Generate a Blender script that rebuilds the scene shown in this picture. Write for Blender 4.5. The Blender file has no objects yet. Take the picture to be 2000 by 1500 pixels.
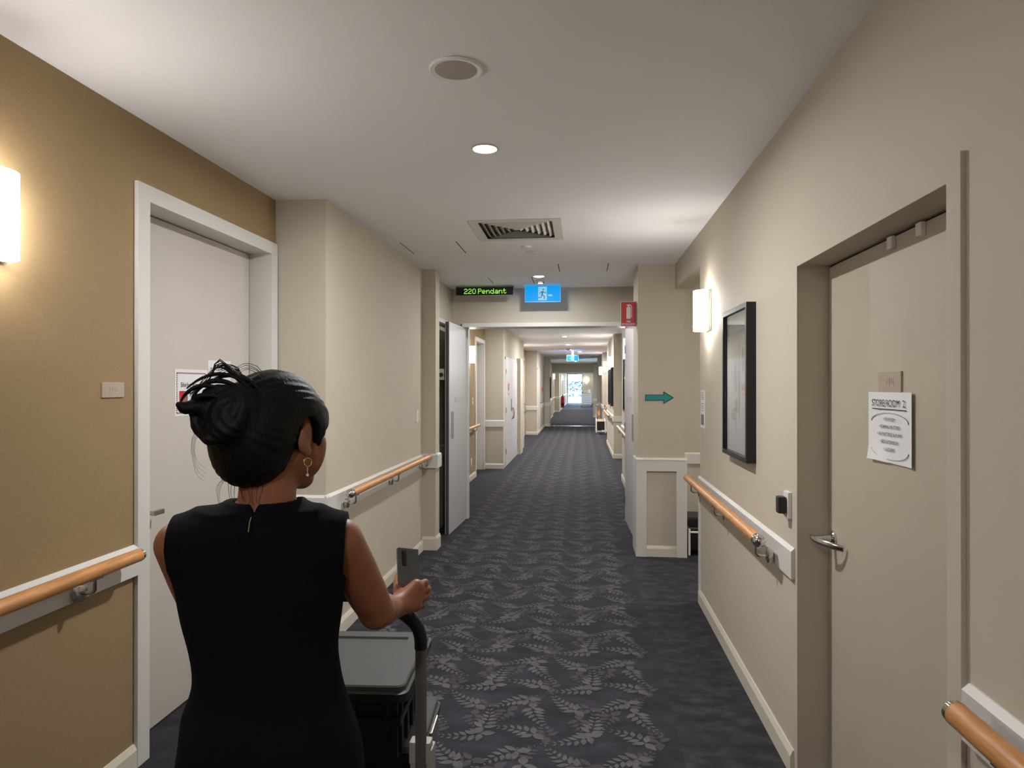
import bpy, bmesh, math, random
import numpy as np
from mathutils import Vector, Matrix

R = math.radians
rnd = random.Random(7)
COL = bpy.context.scene.collection
SC = bpy.context.scene

# ------------------------------------------------------------------ camera
FPX, VX, VY, EYE = 1330.0, 1137.0, 753.0, 1.58
YAW = math.atan((VX - 1000) / FPX)
PITCH = math.atan((VY - 750) / FPX)
cam_data = bpy.data.cameras.new('camera')
cam = bpy.data.objects.new('camera', cam_data)
COL.objects.link(cam)
cam.location = (0, 0, EYE)
cam.rotation_euler = (math.pi / 2 + PITCH, 0, YAW)
cam_data.sensor_width = 36
cam_data.lens = FPX * 36 / 2000
cam_data.clip_start = 0.05
cam_data.clip_end = 200
SC.camera = cam

# ------------------------------------------------------------------ world, exposure
world = bpy.data.worlds.new('world')
SC.world = world
world.use_nodes = True
bg = world.node_tree.nodes['Background']
bg.inputs[0].default_value = (0.42, 0.68, 1.0, 1)
bg.inputs[1].default_value = 32.0
SC.view_settings.view_transform = 'Standard'
SC.view_settings.look = 'None'
SC.view_settings.gamma = 1
SC.view_settings.use_curve_mapping = False
SC.view_settings.exposure = 0.0

# strengths of the place's own lamps
W_DOWN = 41.0       # recessed downlight
W_SCONCE = 1.5      # lamp inside a wall light
E_SHADE = 46.0       # glowing opal shade
C_DOWN = (1.0, 0.99, 1.0)
C_SCONCE = (1.0, 0.955, 0.92)

# ------------------------------------------------------------------ helpers: pixels
_c, _s = math.cos(YAW), math.sin(YAW)
def ray(px, py):
    u = (px - 1000) / FPX; v = -(py - 750) / FPX
    f = (-_s * math.cos(PITCH), _c * math.cos(PITCH), math.sin(PITCH))
    up = (_s * math.sin(PITCH), -_c * math.sin(PITCH), math.cos(PITCH))
    return Vector((f[0] + u * _c + v * up[0], f[1] + u * _s + v * up[1], f[2] + v * up[2]))
def at(px, py, Y):
    """point of the photograph's pixel at depth Y along the corridor"""
    r = ray(px, py); t = Y / r[1]
    return Vector((r[0] * t, Y, EYE + r[2] * t))

# ------------------------------------------------------------------ helpers: materials
def lin(c):
    return tuple(((x / 255) / 12.92 if x / 255 <= .04045 else ((x / 255 + .055) / 1.055) ** 2.4) for x in c)
MATS = {}
def mat(name, col, rough=.6, metal=0.0, emit=None, es=0.0, bump=0.0, bscale=200.0, vary=0.0, vscale=6.0, stretch=(1, 1, 1), spec=.5, **kw):
    m = bpy.data.materials.new(name); m.use_nodes = True
    nt = m.node_tree; b = nt.nodes['Principled BSDF']
    c = lin(col)
    b.inputs['Base Color'].default_value = (*c, 1)
    b.inputs['Roughness'].default_value = rough
    b.inputs['Metallic'].default_value = metal
    b.inputs['Specular IOR Level'].default_value = spec
    for k, v in kw.items():
        b.inputs[k.replace('_', ' ')].default_value = v
    if emit:
        b.inputs['Emission Color'].default_value = (*emit, 1)
        b.inputs['Emission Strength'].default_value = es
    if bump or vary:
        tc = nt.nodes.new('ShaderNodeTexCoord'); mp = nt.nodes.new('ShaderNodeMapping')
        mp.inputs['Scale'].default_value = stretch
        nt.links.new(tc.outputs['Object'], mp.inputs[0])
    if vary:
        n = nt.nodes.new('ShaderNodeTexNoise'); n.inputs['Scale'].default_value = vscale; n.inputs['Detail'].default_value = 6
        nt.links.new(mp.outputs[0], n.inputs['Vector'])
        r = nt.nodes.new('ShaderNodeValToRGB')
        r.color_ramp.elements[0].position = .3; r.color_ramp.elements[1].position = .7
        r.color_ramp.elements[0].color = (*[x * (1 - vary) for x in c], 1)
        r.color_ramp.elements[1].color = (*[min(1, x * (1 + vary)) for x in c], 1)
        nt.links.new(n.outputs[0], r.inputs[0]); nt.links.new(r.outputs[0], b.inputs['Base Color'])
    if bump:
        n2 = nt.nodes.new('ShaderNodeTexNoise'); n2.inputs['Scale'].default_value = bscale; n2.inputs['Detail'].default_value = 3
        nt.links.new(mp.outputs[0], n2.inputs['Vector'])
        bp = nt.nodes.new('ShaderNodeBump'); bp.inputs['Strength'].default_value = bump; bp.inputs['Distance'].default_value = .002
        nt.links.new(n2.outputs[0], bp.inputs['Height']); nt.links.new(bp.outputs[0], b.inputs['Normal'])
    MATS[name] = m
    return m

CREAM = mat('cream_wall_paint', (193, 185, 167), .75, bump=.15, bscale=350, vary=.015, vscale=3)
TAN = mat('tan_linen_wallpaper', (152, 128, 92), .8, bump=.35, bscale=160, vary=.06, vscale=60, stretch=(1, 1, 5))
CEIL = mat('white_ceiling_paint', (240, 240, 242), .9, bump=.05, bscale=300)
WHITE = mat('white_trim_paint', (216, 214, 208), .4)
SKIRT = mat('cream_skirting_paint', (214, 208, 190), .45)
DOORW = mat('pale_door_paint', (200, 194, 184), .45, vary=.01)
DOORS = mat('beige_door_paint', (182, 173, 154), .42, vary=.015)
LEAF = mat('pale_grey_door_laminate', (204, 204, 206), .4)
DARKEDGE = mat('dark_grey_seal', (74, 76, 82), .5)
BLACKGAP = mat('black_gap', (22, 21, 20), .9)
WOOD = mat('honey_timber', (198, 140, 82), .35, bump=.1, bscale=60, vary=.22, vscale=14, stretch=(6, .7, 6))
STEEL = mat('satin_steel', (190, 186, 180), .25, 1.0)
CHROME = mat('polished_steel', (205, 202, 198), .12, 1.0)
BLACK = mat('black_paint', (20, 20, 24), .4)
BLACKPL = mat('black_plastic', (24, 24, 26), .5)
WPLAST = mat('white_plastic', (228, 226, 218), .4)
GREYPL = mat('grey_plastic', (150, 149, 145), .5)
PAPER = mat('white_paper', (228, 228, 228), .7)
INK = mat('black_ink', (38, 38, 42), .7)
INKG = mat('grey_ink', (96, 96, 98), .7)
RED = mat('sign_red', (190, 26, 40), .45)
TEAL = mat('teal_vinyl', (20, 140, 138), .35)
TEALD = mat('dark_navy_outline', (20, 38, 52), .5)
SHADE = mat('opal_glass_shade', (250, 246, 238), .3, emit=(1.0, .955, .92), es=E_SHADE)
SHADE_IN = mat('opal_glass_inside', (250, 246, 238), .5, emit=(1.0, .955, .92), es=E_SHADE * .2)
DISC = mat('glowing_diffuser', (250, 248, 244), .3, emit=(1.0, .96, .9), es=14)
GLASS = bpy.data.materials.new('clear_glass'); GLASS.use_nodes = True
_nt = GLASS.node_tree; _nt.nodes.remove(_nt.nodes['Principled BSDF'])
_tr, _gl, _mx, _fr = [_nt.nodes.new('ShaderNode' + q) for q in ('BsdfTransparent', 'BsdfGlossy', 'MixShader', 'Fresnel')]
_tr.inputs[0].default_value = (.93, .98, .98, 1); _gl.inputs['Roughness'].default_value = .02; _fr.inputs[0].default_value = 1.45
_nt.links.new(_fr.outputs[0], _mx.inputs[0]); _nt.links.new(_tr.outputs[0], _mx.inputs[1]); _nt.links.new(_gl.outputs[0], _mx.inputs[2])
_nt.links.new(_mx.outputs[0], _nt.nodes['Material Output'].inputs[0])

# ------------------------------------------------------------------ helpers: meshes
class MB:
    def __init__(self):
        self.v = []; self.f = []; self.mi = []; self.cur = 0
    def add(self, vs, fs):
        o = len(self.v)
        self.v += [tuple(p) for p in vs]
        self.f += [tuple(i + o for i in f) for f in fs]
        self.mi += [self.cur] * len(fs)
        return self
    def box(self, x0, x1, y0, y1, z0, z1):
        if x0 > x1: x0, x1 = x1, x0
        if y0 > y1: y0, y1 = y1, y0
        if z0 > z1: z0, z1 = z1, z0
        return self.add([(x0, y0, z0), (x1, y0, z0), (x1, y1, z0), (x0, y1, z0), (x0, y0, z1), (x1, y0, z1), (x1, y1, z1), (x0, y1, z1)],
                        [(0, 3, 2, 1), (4, 5, 6, 7), (0, 1, 5, 4), (1, 2, 6, 5), (2, 3, 7, 6), (3, 0, 4, 7)])
    def obox(self, c, ax, ay, az):
        """oriented box: centre and three half-axis vectors"""
        c, ax, ay, az = map(Vector, (c, ax, ay, az))
        vs = [c + sx * ax + sy * ay + sz * az for sz in (-1, 1) for sx, sy in ((-1, -1), (1, -1), (1, 1), (-1, 1))]
        fl = ax.cross(ay).dot(az) < 0
        fs = [(0, 3, 2, 1), (4, 5, 6, 7), (0, 1, 5, 4), (1, 2, 6, 5), (2, 3, 7, 6), (3, 0, 4, 7)]
        return self.add(vs, [tuple(reversed(f)) for f in fs] if fl else fs)
    def prism(self, pts, vec):
        """planar polygon swept along vec"""
        pts = [Vector(p) for p in pts]; vec = Vector(vec); n = len(pts)
        nr = sum(((pts[i]).cross(pts[(i + 1) % n]) for i in range(n)), Vector())
        if nr.dot(vec) < 0: pts.reverse()
        vs = pts + [p + vec for p in pts]
        return self.add(vs, [tuple(reversed(range(n))), tuple(range(n, 2 * n))] + [(i, (i + 1) % n, n + (i + 1) % n, n + i) for i in range(n)])
    def tube(self, pts, r, n=10, cap=True, closed=False, flat=None):
        pts = [Vector(p) for p in pts]; m = len(pts)
        rs = r if isinstance(r, (list, tuple)) else [r] * m
        t0 = (pts[1] - pts[0]).normalized()
        up = Vector((0, 0, 1)) if abs(t0.z) < .9 else Vector((1, 0, 0))
        u = t0.cross(up).normalized()
        vs = []
        for i, p in enumerate(pts):
            if closed: t = (pts[(i + 1) % m] - pts[i - 1]).normalized()
            elif i == 0: t = t0
            elif i == m - 1: t = (pts[-1] - pts[-2]).normalized()
            else: t = ((pts[i + 1] - p).normalized() + (p - pts[i - 1]).normalized()).normalized()
            u = (u - t * u.dot(t)).normalized(); w = t.cross(u)
            for k in range(n):
                a = 2 * math.pi * k / n
                vs.append(p + (u * math.cos(a) * (flat[0] if flat else 1) + w * math.sin(a) * (flat[1] if flat else 1)) * rs[i])
        fs = []
        for i in range(m if closed else m - 1):
            for k in range(n):
                a, b = i * n + k, i * n + (k + 1) % n
                c, d = ((i + 1) % m) * n + (k + 1) % n, ((i + 1) % m) * n + k
                fs.append((a, b, c, d))
        if cap and not closed:
            fs.append(tuple(reversed(range(n)))); fs.append(tuple((m - 1) * n + k for k in range(n)))
        return self.add(vs, fs)
    def lathe(self, prof, c=(0, 0, 0), axis='z', n=28):
        """profile [(r, h)] turned about an axis through c"""
        vs = []; m = len(prof)
        for r, h in prof:
            for k in range(n):
                a = 2 * math.pi * k / n; x, y = r * math.cos(a), r * math.sin(a)
                p = {'z': (x, y, h), 'x': (h, x, y), 'y': (y, h, x)}[axis]
                vs.append((c[0] + p[0], c[1] + p[1], c[2] + p[2]))
        fs = [(i * n + k, i * n + (k + 1) % n, (i + 1) * n + (k + 1) % n, (i + 1) * n + k) for i in range(m - 1) for k in range(n)]
        fs.append(tuple(reversed(range(n)))); fs.append(tuple((m - 1) * n + k for k in range(n)))
        return self.add(vs, fs)
    def ball(self, c, r, n=16, sq=(1, 1, 1)):
        vs = []; m = n // 2
        for i in range(m + 1):
            t = math.pi * i / m
            for k in range(n):
                a = 2 * math.pi * k / n
                vs.append((c[0] + r * sq[0] * math.sin(t) * math.cos(a), c[1] + r * sq[1] * math.sin(t) * math.sin(a), c[2] + r * sq[2] * math.cos(t)))
        return self.add(vs, [(i * n + k, (i + 1) * n + k, (i + 1) * n + (k + 1) % n, i * n + (k + 1) % n) for i in range(m) for k in range(n)])
    def rot(self, M):
        self.v = [tuple(M @ Vector(p)) for p in self.v]; return self
    def build(self, name, m, parent=None, org=(0, 0, 0), bevel=0.0, smooth=35):
        me = bpy.data.meshes.new(name)
        me.from_pydata([(p[0] - org[0], p[1] - org[1], p[2] - org[2]) for p in self.v], [], self.f)
        ms = m if isinstance(m, (list, tuple)) else [m]
        for q in ms: me.materials.append(q)
        if any(self.mi): me.polygons.foreach_set('material_index', self.mi)
        bm = bmesh.new(); bm.from_mesh(me)
        bmesh.ops.remove_doubles(bm, verts=bm.verts, dist=1e-6)
        bmesh.ops.recalc_face_normals(bm, faces=bm.faces)
        if bevel:
            es = [e for e in bm.edges if len(e.link_faces) == 2 and e.calc_face_angle(0) > R(40)]
            bmesh.ops.bevel(bm, geom=es, offset=bevel, segments=2, affect='EDGES', profile=.7, clamp_overlap=True)
        bm.to_mesh(me); bm.free()
        if bevel and smooth == 35: smooth = 0      # keeps the large faces flat beside their bevels
        if smooth:
            me.shade_smooth(); me.set_sharp_from_angle(angle=R(smooth))
        o = bpy.data.objects.new(name, me); COL.objects.link(o)
        if parent: o.parent = parent
        return o

def tag(o, label=None, cat=None, group=None, kind=None):
    if label: o['label'] = label
    if cat: o['category'] = cat
    if group: o['group'] = group
    if kind: o['kind'] = kind
    return o
def thing(name, label, cat, loc=(0, 0, 0), rz=0, group=None):
    o = bpy.data.objects.new(name, None); COL.objects.link(o)
    o.empty_display_size = .1
    o.location = loc; o.rotation_euler = (0, 0, rz)
    return tag(o, label, cat, group)
def struct(o, label=None, cat=None):
    return tag(o, label, cat, None, 'structure')
def dup(root, loc, rz=None, label=None, group=None):
    r = root.copy(); COL.objects.link(r); r.location = loc
    if rz is not None: r.rotation_euler = (0, 0, rz)
    if label: r['label'] = label
    if group: r['group'] = group
    for ch in list(root.children):
        c = ch.copy(); COL.objects.link(c); c.parent = r
        for g in list(ch.children):
            d = g.copy(); COL.objects.link(d); d.parent = c
    return r
def area(name, parent, loc, size, power, col, rot=(0, 0, 0), shape='DISK', size_y=None, spread=None):
    l = bpy.data.lights.new(name, 'AREA'); l.energy = power; l.color = col; l.shape = shape; l.size = size
    if size_y: l.size_y = size_y
    if spread: l.spread = spread
    o = bpy.data.objects.new(name, l); COL.objects.link(o); o.location = loc; o.rotation_euler = rot
    if parent: o.parent = parent
    return o
def point(name, parent, loc, power, col, r=.03):
    l = bpy.data.lights.new(name, 'POINT'); l.energy = power; l.color = col; l.shadow_soft_size = r
    o = bpy.data.objects.new(name, l); COL.objects.link(o); o.location = loc
    if parent: o.parent = parent
    return o
FONT_CACHE = {}
def text_mb(s, size, origin, ux, uz, depth=.0006, align='CENTER', squeeze=1.0, bold=0.0):
    """lettering as thin solid shapes: baseline at origin, along ux, upright along uz"""
    cu = bpy.data.curves.new('lettering', 'FONT'); cu.body = s; cu.size = size; cu.align_x = align; cu.extrude = 0; cu.resolution_u = 3; cu.offset = bold
    ob = bpy.data.objects.new('lettering', cu); COL.objects.link(ob)
    dg = bpy.context.evaluated_depsgraph_get(); me = ob.evaluated_get(dg).to_mesh()
    ux = Vector(ux).normalized(); uz = Vector(uz).normalized(); n = ux.cross(uz); o = Vector(origin)
    mb = MB()
    vs = [o + ux * (v.co.x * squeeze) + uz * v.co.y + n * depth for v in me.vertices]
    mb.add(vs, [tuple(p.vertices) for p in me.polygons])
    ob.evaluated_get(dg).to_mesh_clear()
    bpy.data.objects.remove(ob); bpy.data.curves.remove(cu)
    return mb

# ================================================================== the setting
XL, XR, H = -1.845, 0.855, 2.70
BL = -1.53                      # face of the first projecting block on the left
XR2 = 0.67                      # right wall beyond the fire doors

# ------------------------------------------------------------------ carpet
def carpet_mat(name, c0, c1, c2, sx):
    m = bpy.data.materials.new(name); m.use_nodes = True; nt = m.node_tree; b = nt.nodes['Principled BSDF']
    b.inputs['Roughness'].default_value = .85; b.inputs['Specular IOR Level'].default_value = .25
    tc = nt.nodes.new('ShaderNodeTexCoord'); mp = nt.nodes.new('ShaderNodeMapping'); mp.inputs['Scale'].default_value = (sx, 1.6 * sx, 1)
    n = nt.nodes.new('ShaderNodeTexNoise'); n.inputs['Scale'].default_value = 4.5; n.inputs['Detail'].default_value = 8; n.inputs['Roughness'].default_value = .65
    r = nt.nodes.new('ShaderNodeValToRGB')
    r.color_ramp.elements[0].position = .32; r.color_ramp.elements[1].position = .7
    r.color_ramp.elements[0].color = (*lin(c0), 1); r.color_ramp.elements[1].color = (*lin(c2), 1)
    e = r.color_ramp.elements.new(.5); e.color = (*lin(c1), 1)
    f = nt.nodes.new('ShaderNodeTexNoise'); f.inputs['Scale'].default_value = 420; f.inputs['Detail'].default_value = 2
    bp = nt.nodes.new('ShaderNodeBump'); bp.inputs['Strength'].default_value = .5; bp.inputs['Distance'].default_value = .003
    L = nt.links.new
    L(tc.outputs['Object'], mp.inputs[0]); L(mp.outputs[0], n.inputs['Vector']); L(n.outputs[0], r.inputs[0]); L(r.outputs[0], b.inputs['Base Color'])
    L(tc.outputs['Object'], f.inputs['Vector']); L(f.outputs[0], bp.inputs['Height']); L(bp.outputs[0], b.inputs['Normal'])
    return m
CARPET = carpet_mat('charcoal_carpet', (35, 34, 41), (46, 44, 52), (59, 57, 66), 1.0)
LEAF1 = carpet_mat('carpet_leaf_light', (78, 76, 80), (90, 88, 92), (100, 98, 102), 2.0)
LEAF2 = carpet_mat('carpet_leaf_dim', (64, 61, 68), (70, 67, 74), (76, 73, 80), 2.0)
PLAINC = carpet_mat('carpet_border_plain', (30, 29, 35), (48, 46, 53), (68, 66, 73), 1.7)

fl = MB()
fl.box(-2.3, 4.0, -4.0, 60.5, -.1, 0)
fl.cur = 3
z1 = .0004
fl.add([(.395, -3.5, z1), (.44, 5.0, z1), (.47, 8.0, z1), (2.9, 8.0, z1), (2.9, -3.5, z1)], [(0, 4, 3, 2, 1)])
fl.add([(-1.83, 3.0, z1), (-1.37, 3.0, z1), (-1.37, 8.0, z1), (-1.83, 8.0, z1)], [(0, 1, 2, 3)])
LZ = [0]
def lz(z):
    LZ[0] += 1; return z + (LZ[0] * 37 % 101) * .000009
def leaf_poly(bx, by, a, L, W):
    pts = []
    prof = [(0, 0), (.10, .42), (.30, .92), (.50, 1.0), (.75, .62), (.90, .24), (1, 0)]
    for t, w in prof: pts.append((t * L, w * W / 2))
    for t, w in prof[-2:0:-1]: pts.append((t * L, -w * W / 2))
    ca, sa = math.cos(a), math.sin(a)
    return [(bx + x * ca - y * sa, by + x * sa + y * ca) for x, y in pts]
def sprig(mb, cx, cy, ang, L=.20, curve=.5, z=.0008, n=6, rev=False):
    x, y, a = cx - math.cos(ang) * L / 2, cy - math.sin(ang) * L / 2, ang - curve / 2
    for i in range(n):
        t = i / (n - 1)
        st = L / n
        size = .068 * (1 - t) + .022 * t
        for sgn in (-1, 1):
            la = a + sgn * (1.0 - .25 * t)
            p = leaf_poly(x + sgn * -.002 * math.sin(a), y + sgn * .002 * math.cos(a), la, size, size * .46)
            zz = lz(z); mb.add([(q[0], q[1], zz) for q in p], [tuple(range(len(p)))])
        x += math.cos(a) * st; y += math.sin(a) * st; a += curve / n
    zz = lz(z); p = leaf_poly(x, y, a, .02, .01); mb.add([(q[0], q[1], zz) for q in p], [tuple(range(len(p)))])
    # the broad leaf at the foot of the sprig
    x, y = cx - math.cos(ang) * L / 2, cy - math.sin(ang) * L / 2
    p = leaf_poly(x, y, ang - curve / 2 + math.pi * .92, .070, .044); zz = lz(z); mb.add([(q[0], q[1], zz) for q in p], [tuple(range(len(p)))])
TILE = [(.09, .10, 2.75, .6), (.33, .05, 3.5, -.6), (.21, .24, 5.4, .5), (.43, .22, 1.35, .5), (.06, .36, 3.7, .7), (.30, .41, 2.4, -.6)]
TDIM = [(.22, .13, 1.9), (.40, .17, 5.0), (.02, .23, 4.4), (.17, .45, .9), (.37, .33, 3.4)]
zc = 0
for j in range(-1, 54):
    for i in range(-3, 1):
        for k, (tx, ty, ta, tc_) in enumerate(TILE):
            x, y = i * .5 + .1 + tx, j * .5 + ty
            edge = .40 + .0145 * (y - 2.9)
            if y < 8 and (x > edge - .07): continue
            if y >= 8 and x > .55: continue
            if x < -1.33 or y < .3: continue
            zc += 1; fl.cur = 1; sprig(fl, x + .012 * math.sin(7 * i + 3 * k), y, ta + .25 * math.sin(5 * i + 2 * k + j), curve=tc_, z=.0010)
        if j < 24:
            for tx, ty, ta in TDIM:
                x, y = i * .5 + .1 + tx, j * .5 + ty
                if x > .36 or x < -1.33 or y < .3: continue
                fl.cur = 2; sprig(fl, x, y, ta, L=.13, curve=.3, z=.0005, n=4)
struct(fl.build('floor', [CARPET, LEAF1, LEAF2, PLAINC], smooth=0), 'charcoal carpet with a paler leaf pattern down the corridor', 'carpet')

# ------------------------------------------------------------------ ceiling (hole for the air vent)
V0, V1, V2, V3 = -.76, -.16, 4.58, 5.2
cl = MB()
cl.box(-2.3, 4.0, -4.0, V2, H, H + .1)
cl.box(-2.3, V0, V2, V3, H, H + .1)
cl.box(V1, 4.0, V2, V3, H, H + .1)
cl.box(-2.3, 4.0, V3, 60.5, H, H + .1)
struct(cl.build('ceiling', CEIL, smooth=0), 'white painted corridor ceiling', 'ceiling')

# ------------------------------------------------------------------ walls
LO = -2.3
def wall(name, boxes, m, label=None):
    mb = MB()
    for b in boxes: mb.box(*b)
    return struct(mb.build(name, m, smooth=0), label, 'wall' if label else None)
DL0, DL1, DLT = 2.722, 3.862, 2.36; OP = .014      # opening of the bedroom door on the left
wall('wall_left', [(LO, XL, -3.5, DL0 - OP, 0, H), (LO, XL, DL0 - OP, DL1 + OP, DLT + OP, H), (LO, XL, DL1 + OP, 3.95, 0, H), (LO, -2.02, DL0 - OP, DL1 + OP, 0, DLT + OP)], TAN, 'tan linen papered wall with the bedroom door')
wall('wall_left', [(LO, BL, 3.95, 6.43, 0, H), (LO, -1.40, 6.43, 6.60, 0, H), (LO, -1.515, 6.60, 7.80, 2.30, H), (LO, -1.56, 6.60, 7.80, 0, 2.30)], CREAM, 'cream wall block with handrail before the fire doors')
wall('wall_back', [(LO, 1.2, -3.7, -3.5, 0, H)], CREAM)
DR0, DR1, DRT = 1.680, 2.823, 2.055     # store room door opening on the right
RO = 1.05
wall('wall_right', [(XR, RO, -3.5, DR0 - OP, 0, H), (XR, RO, DR0 - OP, DR1 + OP, DRT + OP, H), (XR, RO, DR1 + OP, 5.08, 0, H), (1.03, 1.2, DR0 - OP, DR1 + OP, 0, DRT + OP)], CREAM, 'cream wall with the store room door')
wall('wall_right', [(XR, 1.0, 5.08, 6.40, 2.47, H), (RO, 3.4, 4.9, 5.08, 0, H), (3.3, 3.5, 5.08, 6.95, 0, H), (.94, 3.5, 6.95, 7.2, 0, H)], CREAM, 'side passage opening with a dropped beam')
wall('wall_right', [(.515, .94, 6.40, 6.95, 0, H), (.62, .94, 6.95, 7.80, 0, H)], CREAM, 'cream pillar with the teal arrow')
wall('wall_far', [(LO, -1.38, 7.80, 8.05, 0, H), (-1.38, .52, 7.80, 8.05, 2.30, H), (.52, 1.4, 7.80, 8.05, 0, H)], CREAM, 'header wall over the fire doors')
D20, D21 = 11.72, 12.70
wall('wall_left', [(LO, XL, 8.05, D20 - OP, 0, H), (LO, XL, D20 - OP, D21 + OP, DLT + OP, H), (LO, XL, D21 + OP, 12.85, 0, H), (LO, -2.02, D20 - OP, D21 + OP, 0, DLT + OP)], TAN)
wall('wall_left', [(LO, -1.49, 12.85, 17.4, 0, H), (LO, -1.44, 21.8, 26.3, 0, H), (LO, -1.25, 26.3, 27.0, 0, H), (LO, -1.5, 27.0, 29.0, 0, H), (LO, -1.5, 30.3, 35.0, 0, H), (LO, -1.5, 29.0, 30.3, 0, 1.0), (LO, -1.5, 29.0, 30.3, 2.1, H)], CREAM)
D30, D31 = 19.9, 21.0
wall('wall_left', [(LO, -1.80, 17.4, D30 - OP, 0, H), (LO, -1.80, D30 - OP, D31 + OP, DLT + OP, H), (LO, -1.80, D31 + OP, 21.8, 0, H), (LO, -1.98, D30 - OP, D31 + OP, 0, DLT + OP)], TAN)
wall('wall_left', [(LO, -1.63, 35.2, 40.6, 0, H), (LO, -1.36, 40.6, 46.5, 0, H), (LO, -1.36, 46.5, 48.5, 2.3, H), (LO, -1.36, 48.5, 60.5, 0, H)], CREAM)
wall('wall_right', [(XR2, 1.4, 8.05, 11.6, 0, H), (.90, 1.4, 11.6, 14.9, 0, H), (.68, 1.4, 14.9, 18.9, 0, H), (.69, 1.4, 23.3, 26.5, 0, H), (.60, 1.4, 26.5, 27.2, 0, H)], CREAM)
wall('wall_right', [(.88, 1.4, 18.9, 23.3, 0, H)], TAN)
wall('wall_right', [(.76, 1.4, 27.2, 35.0, 0, H), (.56, 1.4, 34.0, 35.0, 0, H), (1.0, 1.4, 35.2, 60.5, 0, H)], CREAM)
wall('wall_far', [(LO, 1.4, 35.0, 35.2, 2.24, H)], CREAM)
wall('wall_far', [(LO, -1.30, 60.4, 60.6, 0, H), (-1.30, .02, 60.4, 60.6, 2.62, H), (.02, 1.4, 60.4, 60.6, 0, H)], CREAM)

# ------------------------------------------------------------------ skirting boards and dado boards
def skirt(mb, p0, p1, nrm, h=.10, t=.016, z=0.0):
    p0 = Vector((*p0, z)); p1 = Vector((*p1, z)); n = Vector((*nrm, 0)); e = (p1 - p0).normalized() * .0007; p0 += e; p1 -= e
    prof = [(0, 0), (t, 0), (t, h - .025), (t * .35, h), (0, h)]
    mb.prism([p0 + n * a + Vector((0, 0, b)) for a, b in prof], p1 - p0)
def dado(mb, p0, p1, nrm, z0=.797, z1=.922, t=.02):
    p0 = Vector((*p0, 0)); p1 = Vector((*p1, 0)); n = Vector((*nrm, 0)); e = (p1 - p0).normalized() * .0007; p0 += e; p1 -= e
    prof = [(0, z0), (t, z0), (t, z1 - .014), (t * .2, z1), (0, z1)]
    mb.prism([p0 + n * a + Vector((0, 0, b)) for a, b in prof], p1 - p0)
E_, W_, S_ = (1, 0), (-1, 0), (0, -1)
mb = MB()
skirt(mb, (XL, -3.5), (XL, 2.645), E_)
struct(mb.build('baseboard_left', SKIRT, smooth=0), 'cream baseboard under the tan wall', 'baseboard')
mb = MB()
skirt(mb, (XL, 3.95), (BL + .016, 3.95), S_); skirt(mb, (BL, 3.934), (BL, 6.43), E_); skirt(mb, (BL, 6.43), (-1.384, 6.43), S_, .13); skirt(mb, (-1.40, 6.414), (-1.40, 6.60), E_, .13)
struct(mb.build('baseboard_left', SKIRT, smooth=0), 'cream baseboard around the left wall block', 'baseboard')
mb = MB()
skirt(mb, (XL, 8.05), (XL, 11.64), E_); skirt(mb, (XL, 12.85), (-1.474, 12.85), S_); skirt(mb, (-1.49, 15.45), (-1.49, 16.2), E_)
skirt(mb, (-1.80, 17.4), (-1.80, 19.8), E_); skirt(mb, (-1.8, 21.8), (-1.424, 21.8), S_); skirt(mb, (-1.44, 21.8), (-1.44, 26.3), E_)
skirt(mb, (-1.44, 26.3), (-1.234, 26.3), S_); skirt(mb, (-1.25, 26.284), (-1.25, 27), E_); skirt(mb, (-1.5, 27), (-1.5, 35), E_)
skirt(mb, (-1.63, 35.2), (-1.63, 40.6), E_); skirt(mb, (-1.63, 40.6), (-1.344, 40.6), S_); skirt(mb, (-1.36, 40.6), (-1.36, 42.4), E_); skirt(mb, (-1.36, 43.7), (-1.36, 46.5), E_); skirt(mb, (-1.36, 48.5), (-1.36, 60.4), E_)
struct(mb.build('baseboard_left', SKIRT, smooth=0))
mb = MB()
skirt(mb, (XR, -3.5), (XR, 1.62), W_); skirt(mb, (XR, 2.866), (XR, 5.08), W_)
struct(mb.build('baseboard_right', SKIRT, smooth=0), 'cream baseboard under the right handrail', 'baseboard')
mb = MB()
skirt(mb, (.592, 6.40), (.862, 6.40), S_); skirt(mb, (.957, 6.95), (3.3, 6.95), S_)
skirt(mb, (XR2, 8.05), (XR2, 11.6), W_); skirt(mb, (.90, 11.6), (.90, 14.9), W_); skirt(mb, (.664, 14.9), (.90, 14.9), S_); skirt(mb, (.68, 14.884), (.68, 18.9), W_)
skirt(mb, (.88, 18.9), (.88, 23.3), W_); skirt(mb, (.674, 23.3), (.88, 23.3), S_); skirt(mb, (.69, 23.284), (.69, 26.5), W_); skirt(mb, (.584, 26.5), (.69, 26.5), S_); skirt(mb, (.60, 26.484), (.60, 27.2), W_)
skirt(mb, (.544, 34.0), (.76, 34.0), S_); skirt(mb, (1.0, 35.2), (1.0, 60.4), W_)
struct(mb.build('baseboard_right', SKIRT, smooth=0))
mb = MB(); dado(mb, (XL, -3.5), (XL, 2.645), E_)
struct(mb.build('trim_1', WHITE, smooth=0), 'white dado board on the tan wall', 'trim')
mb = MB()
dado(mb, (XL, 3.95), (BL + .02, 3.95), S_); dado(mb, (BL, 3.93), (BL, 6.43), E_); dado(mb, (BL, 6.43), (-1.375, 6.43), S_, .79, .925, .025); dado(mb, (-1.40, 6.405), (-1.40, 6.60), E_, .79, .925, .025)
dado(mb, (-1.56, 6.60), (-1.56, 7.80), E_)
struct(mb.build('trim_2', WHITE, smooth=0), 'white dado board wrapping the left wall block', 'trim')
mb = MB(); dado(mb, (XR, 2.852), (XR, 5.08), W_, t=.016)
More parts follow.
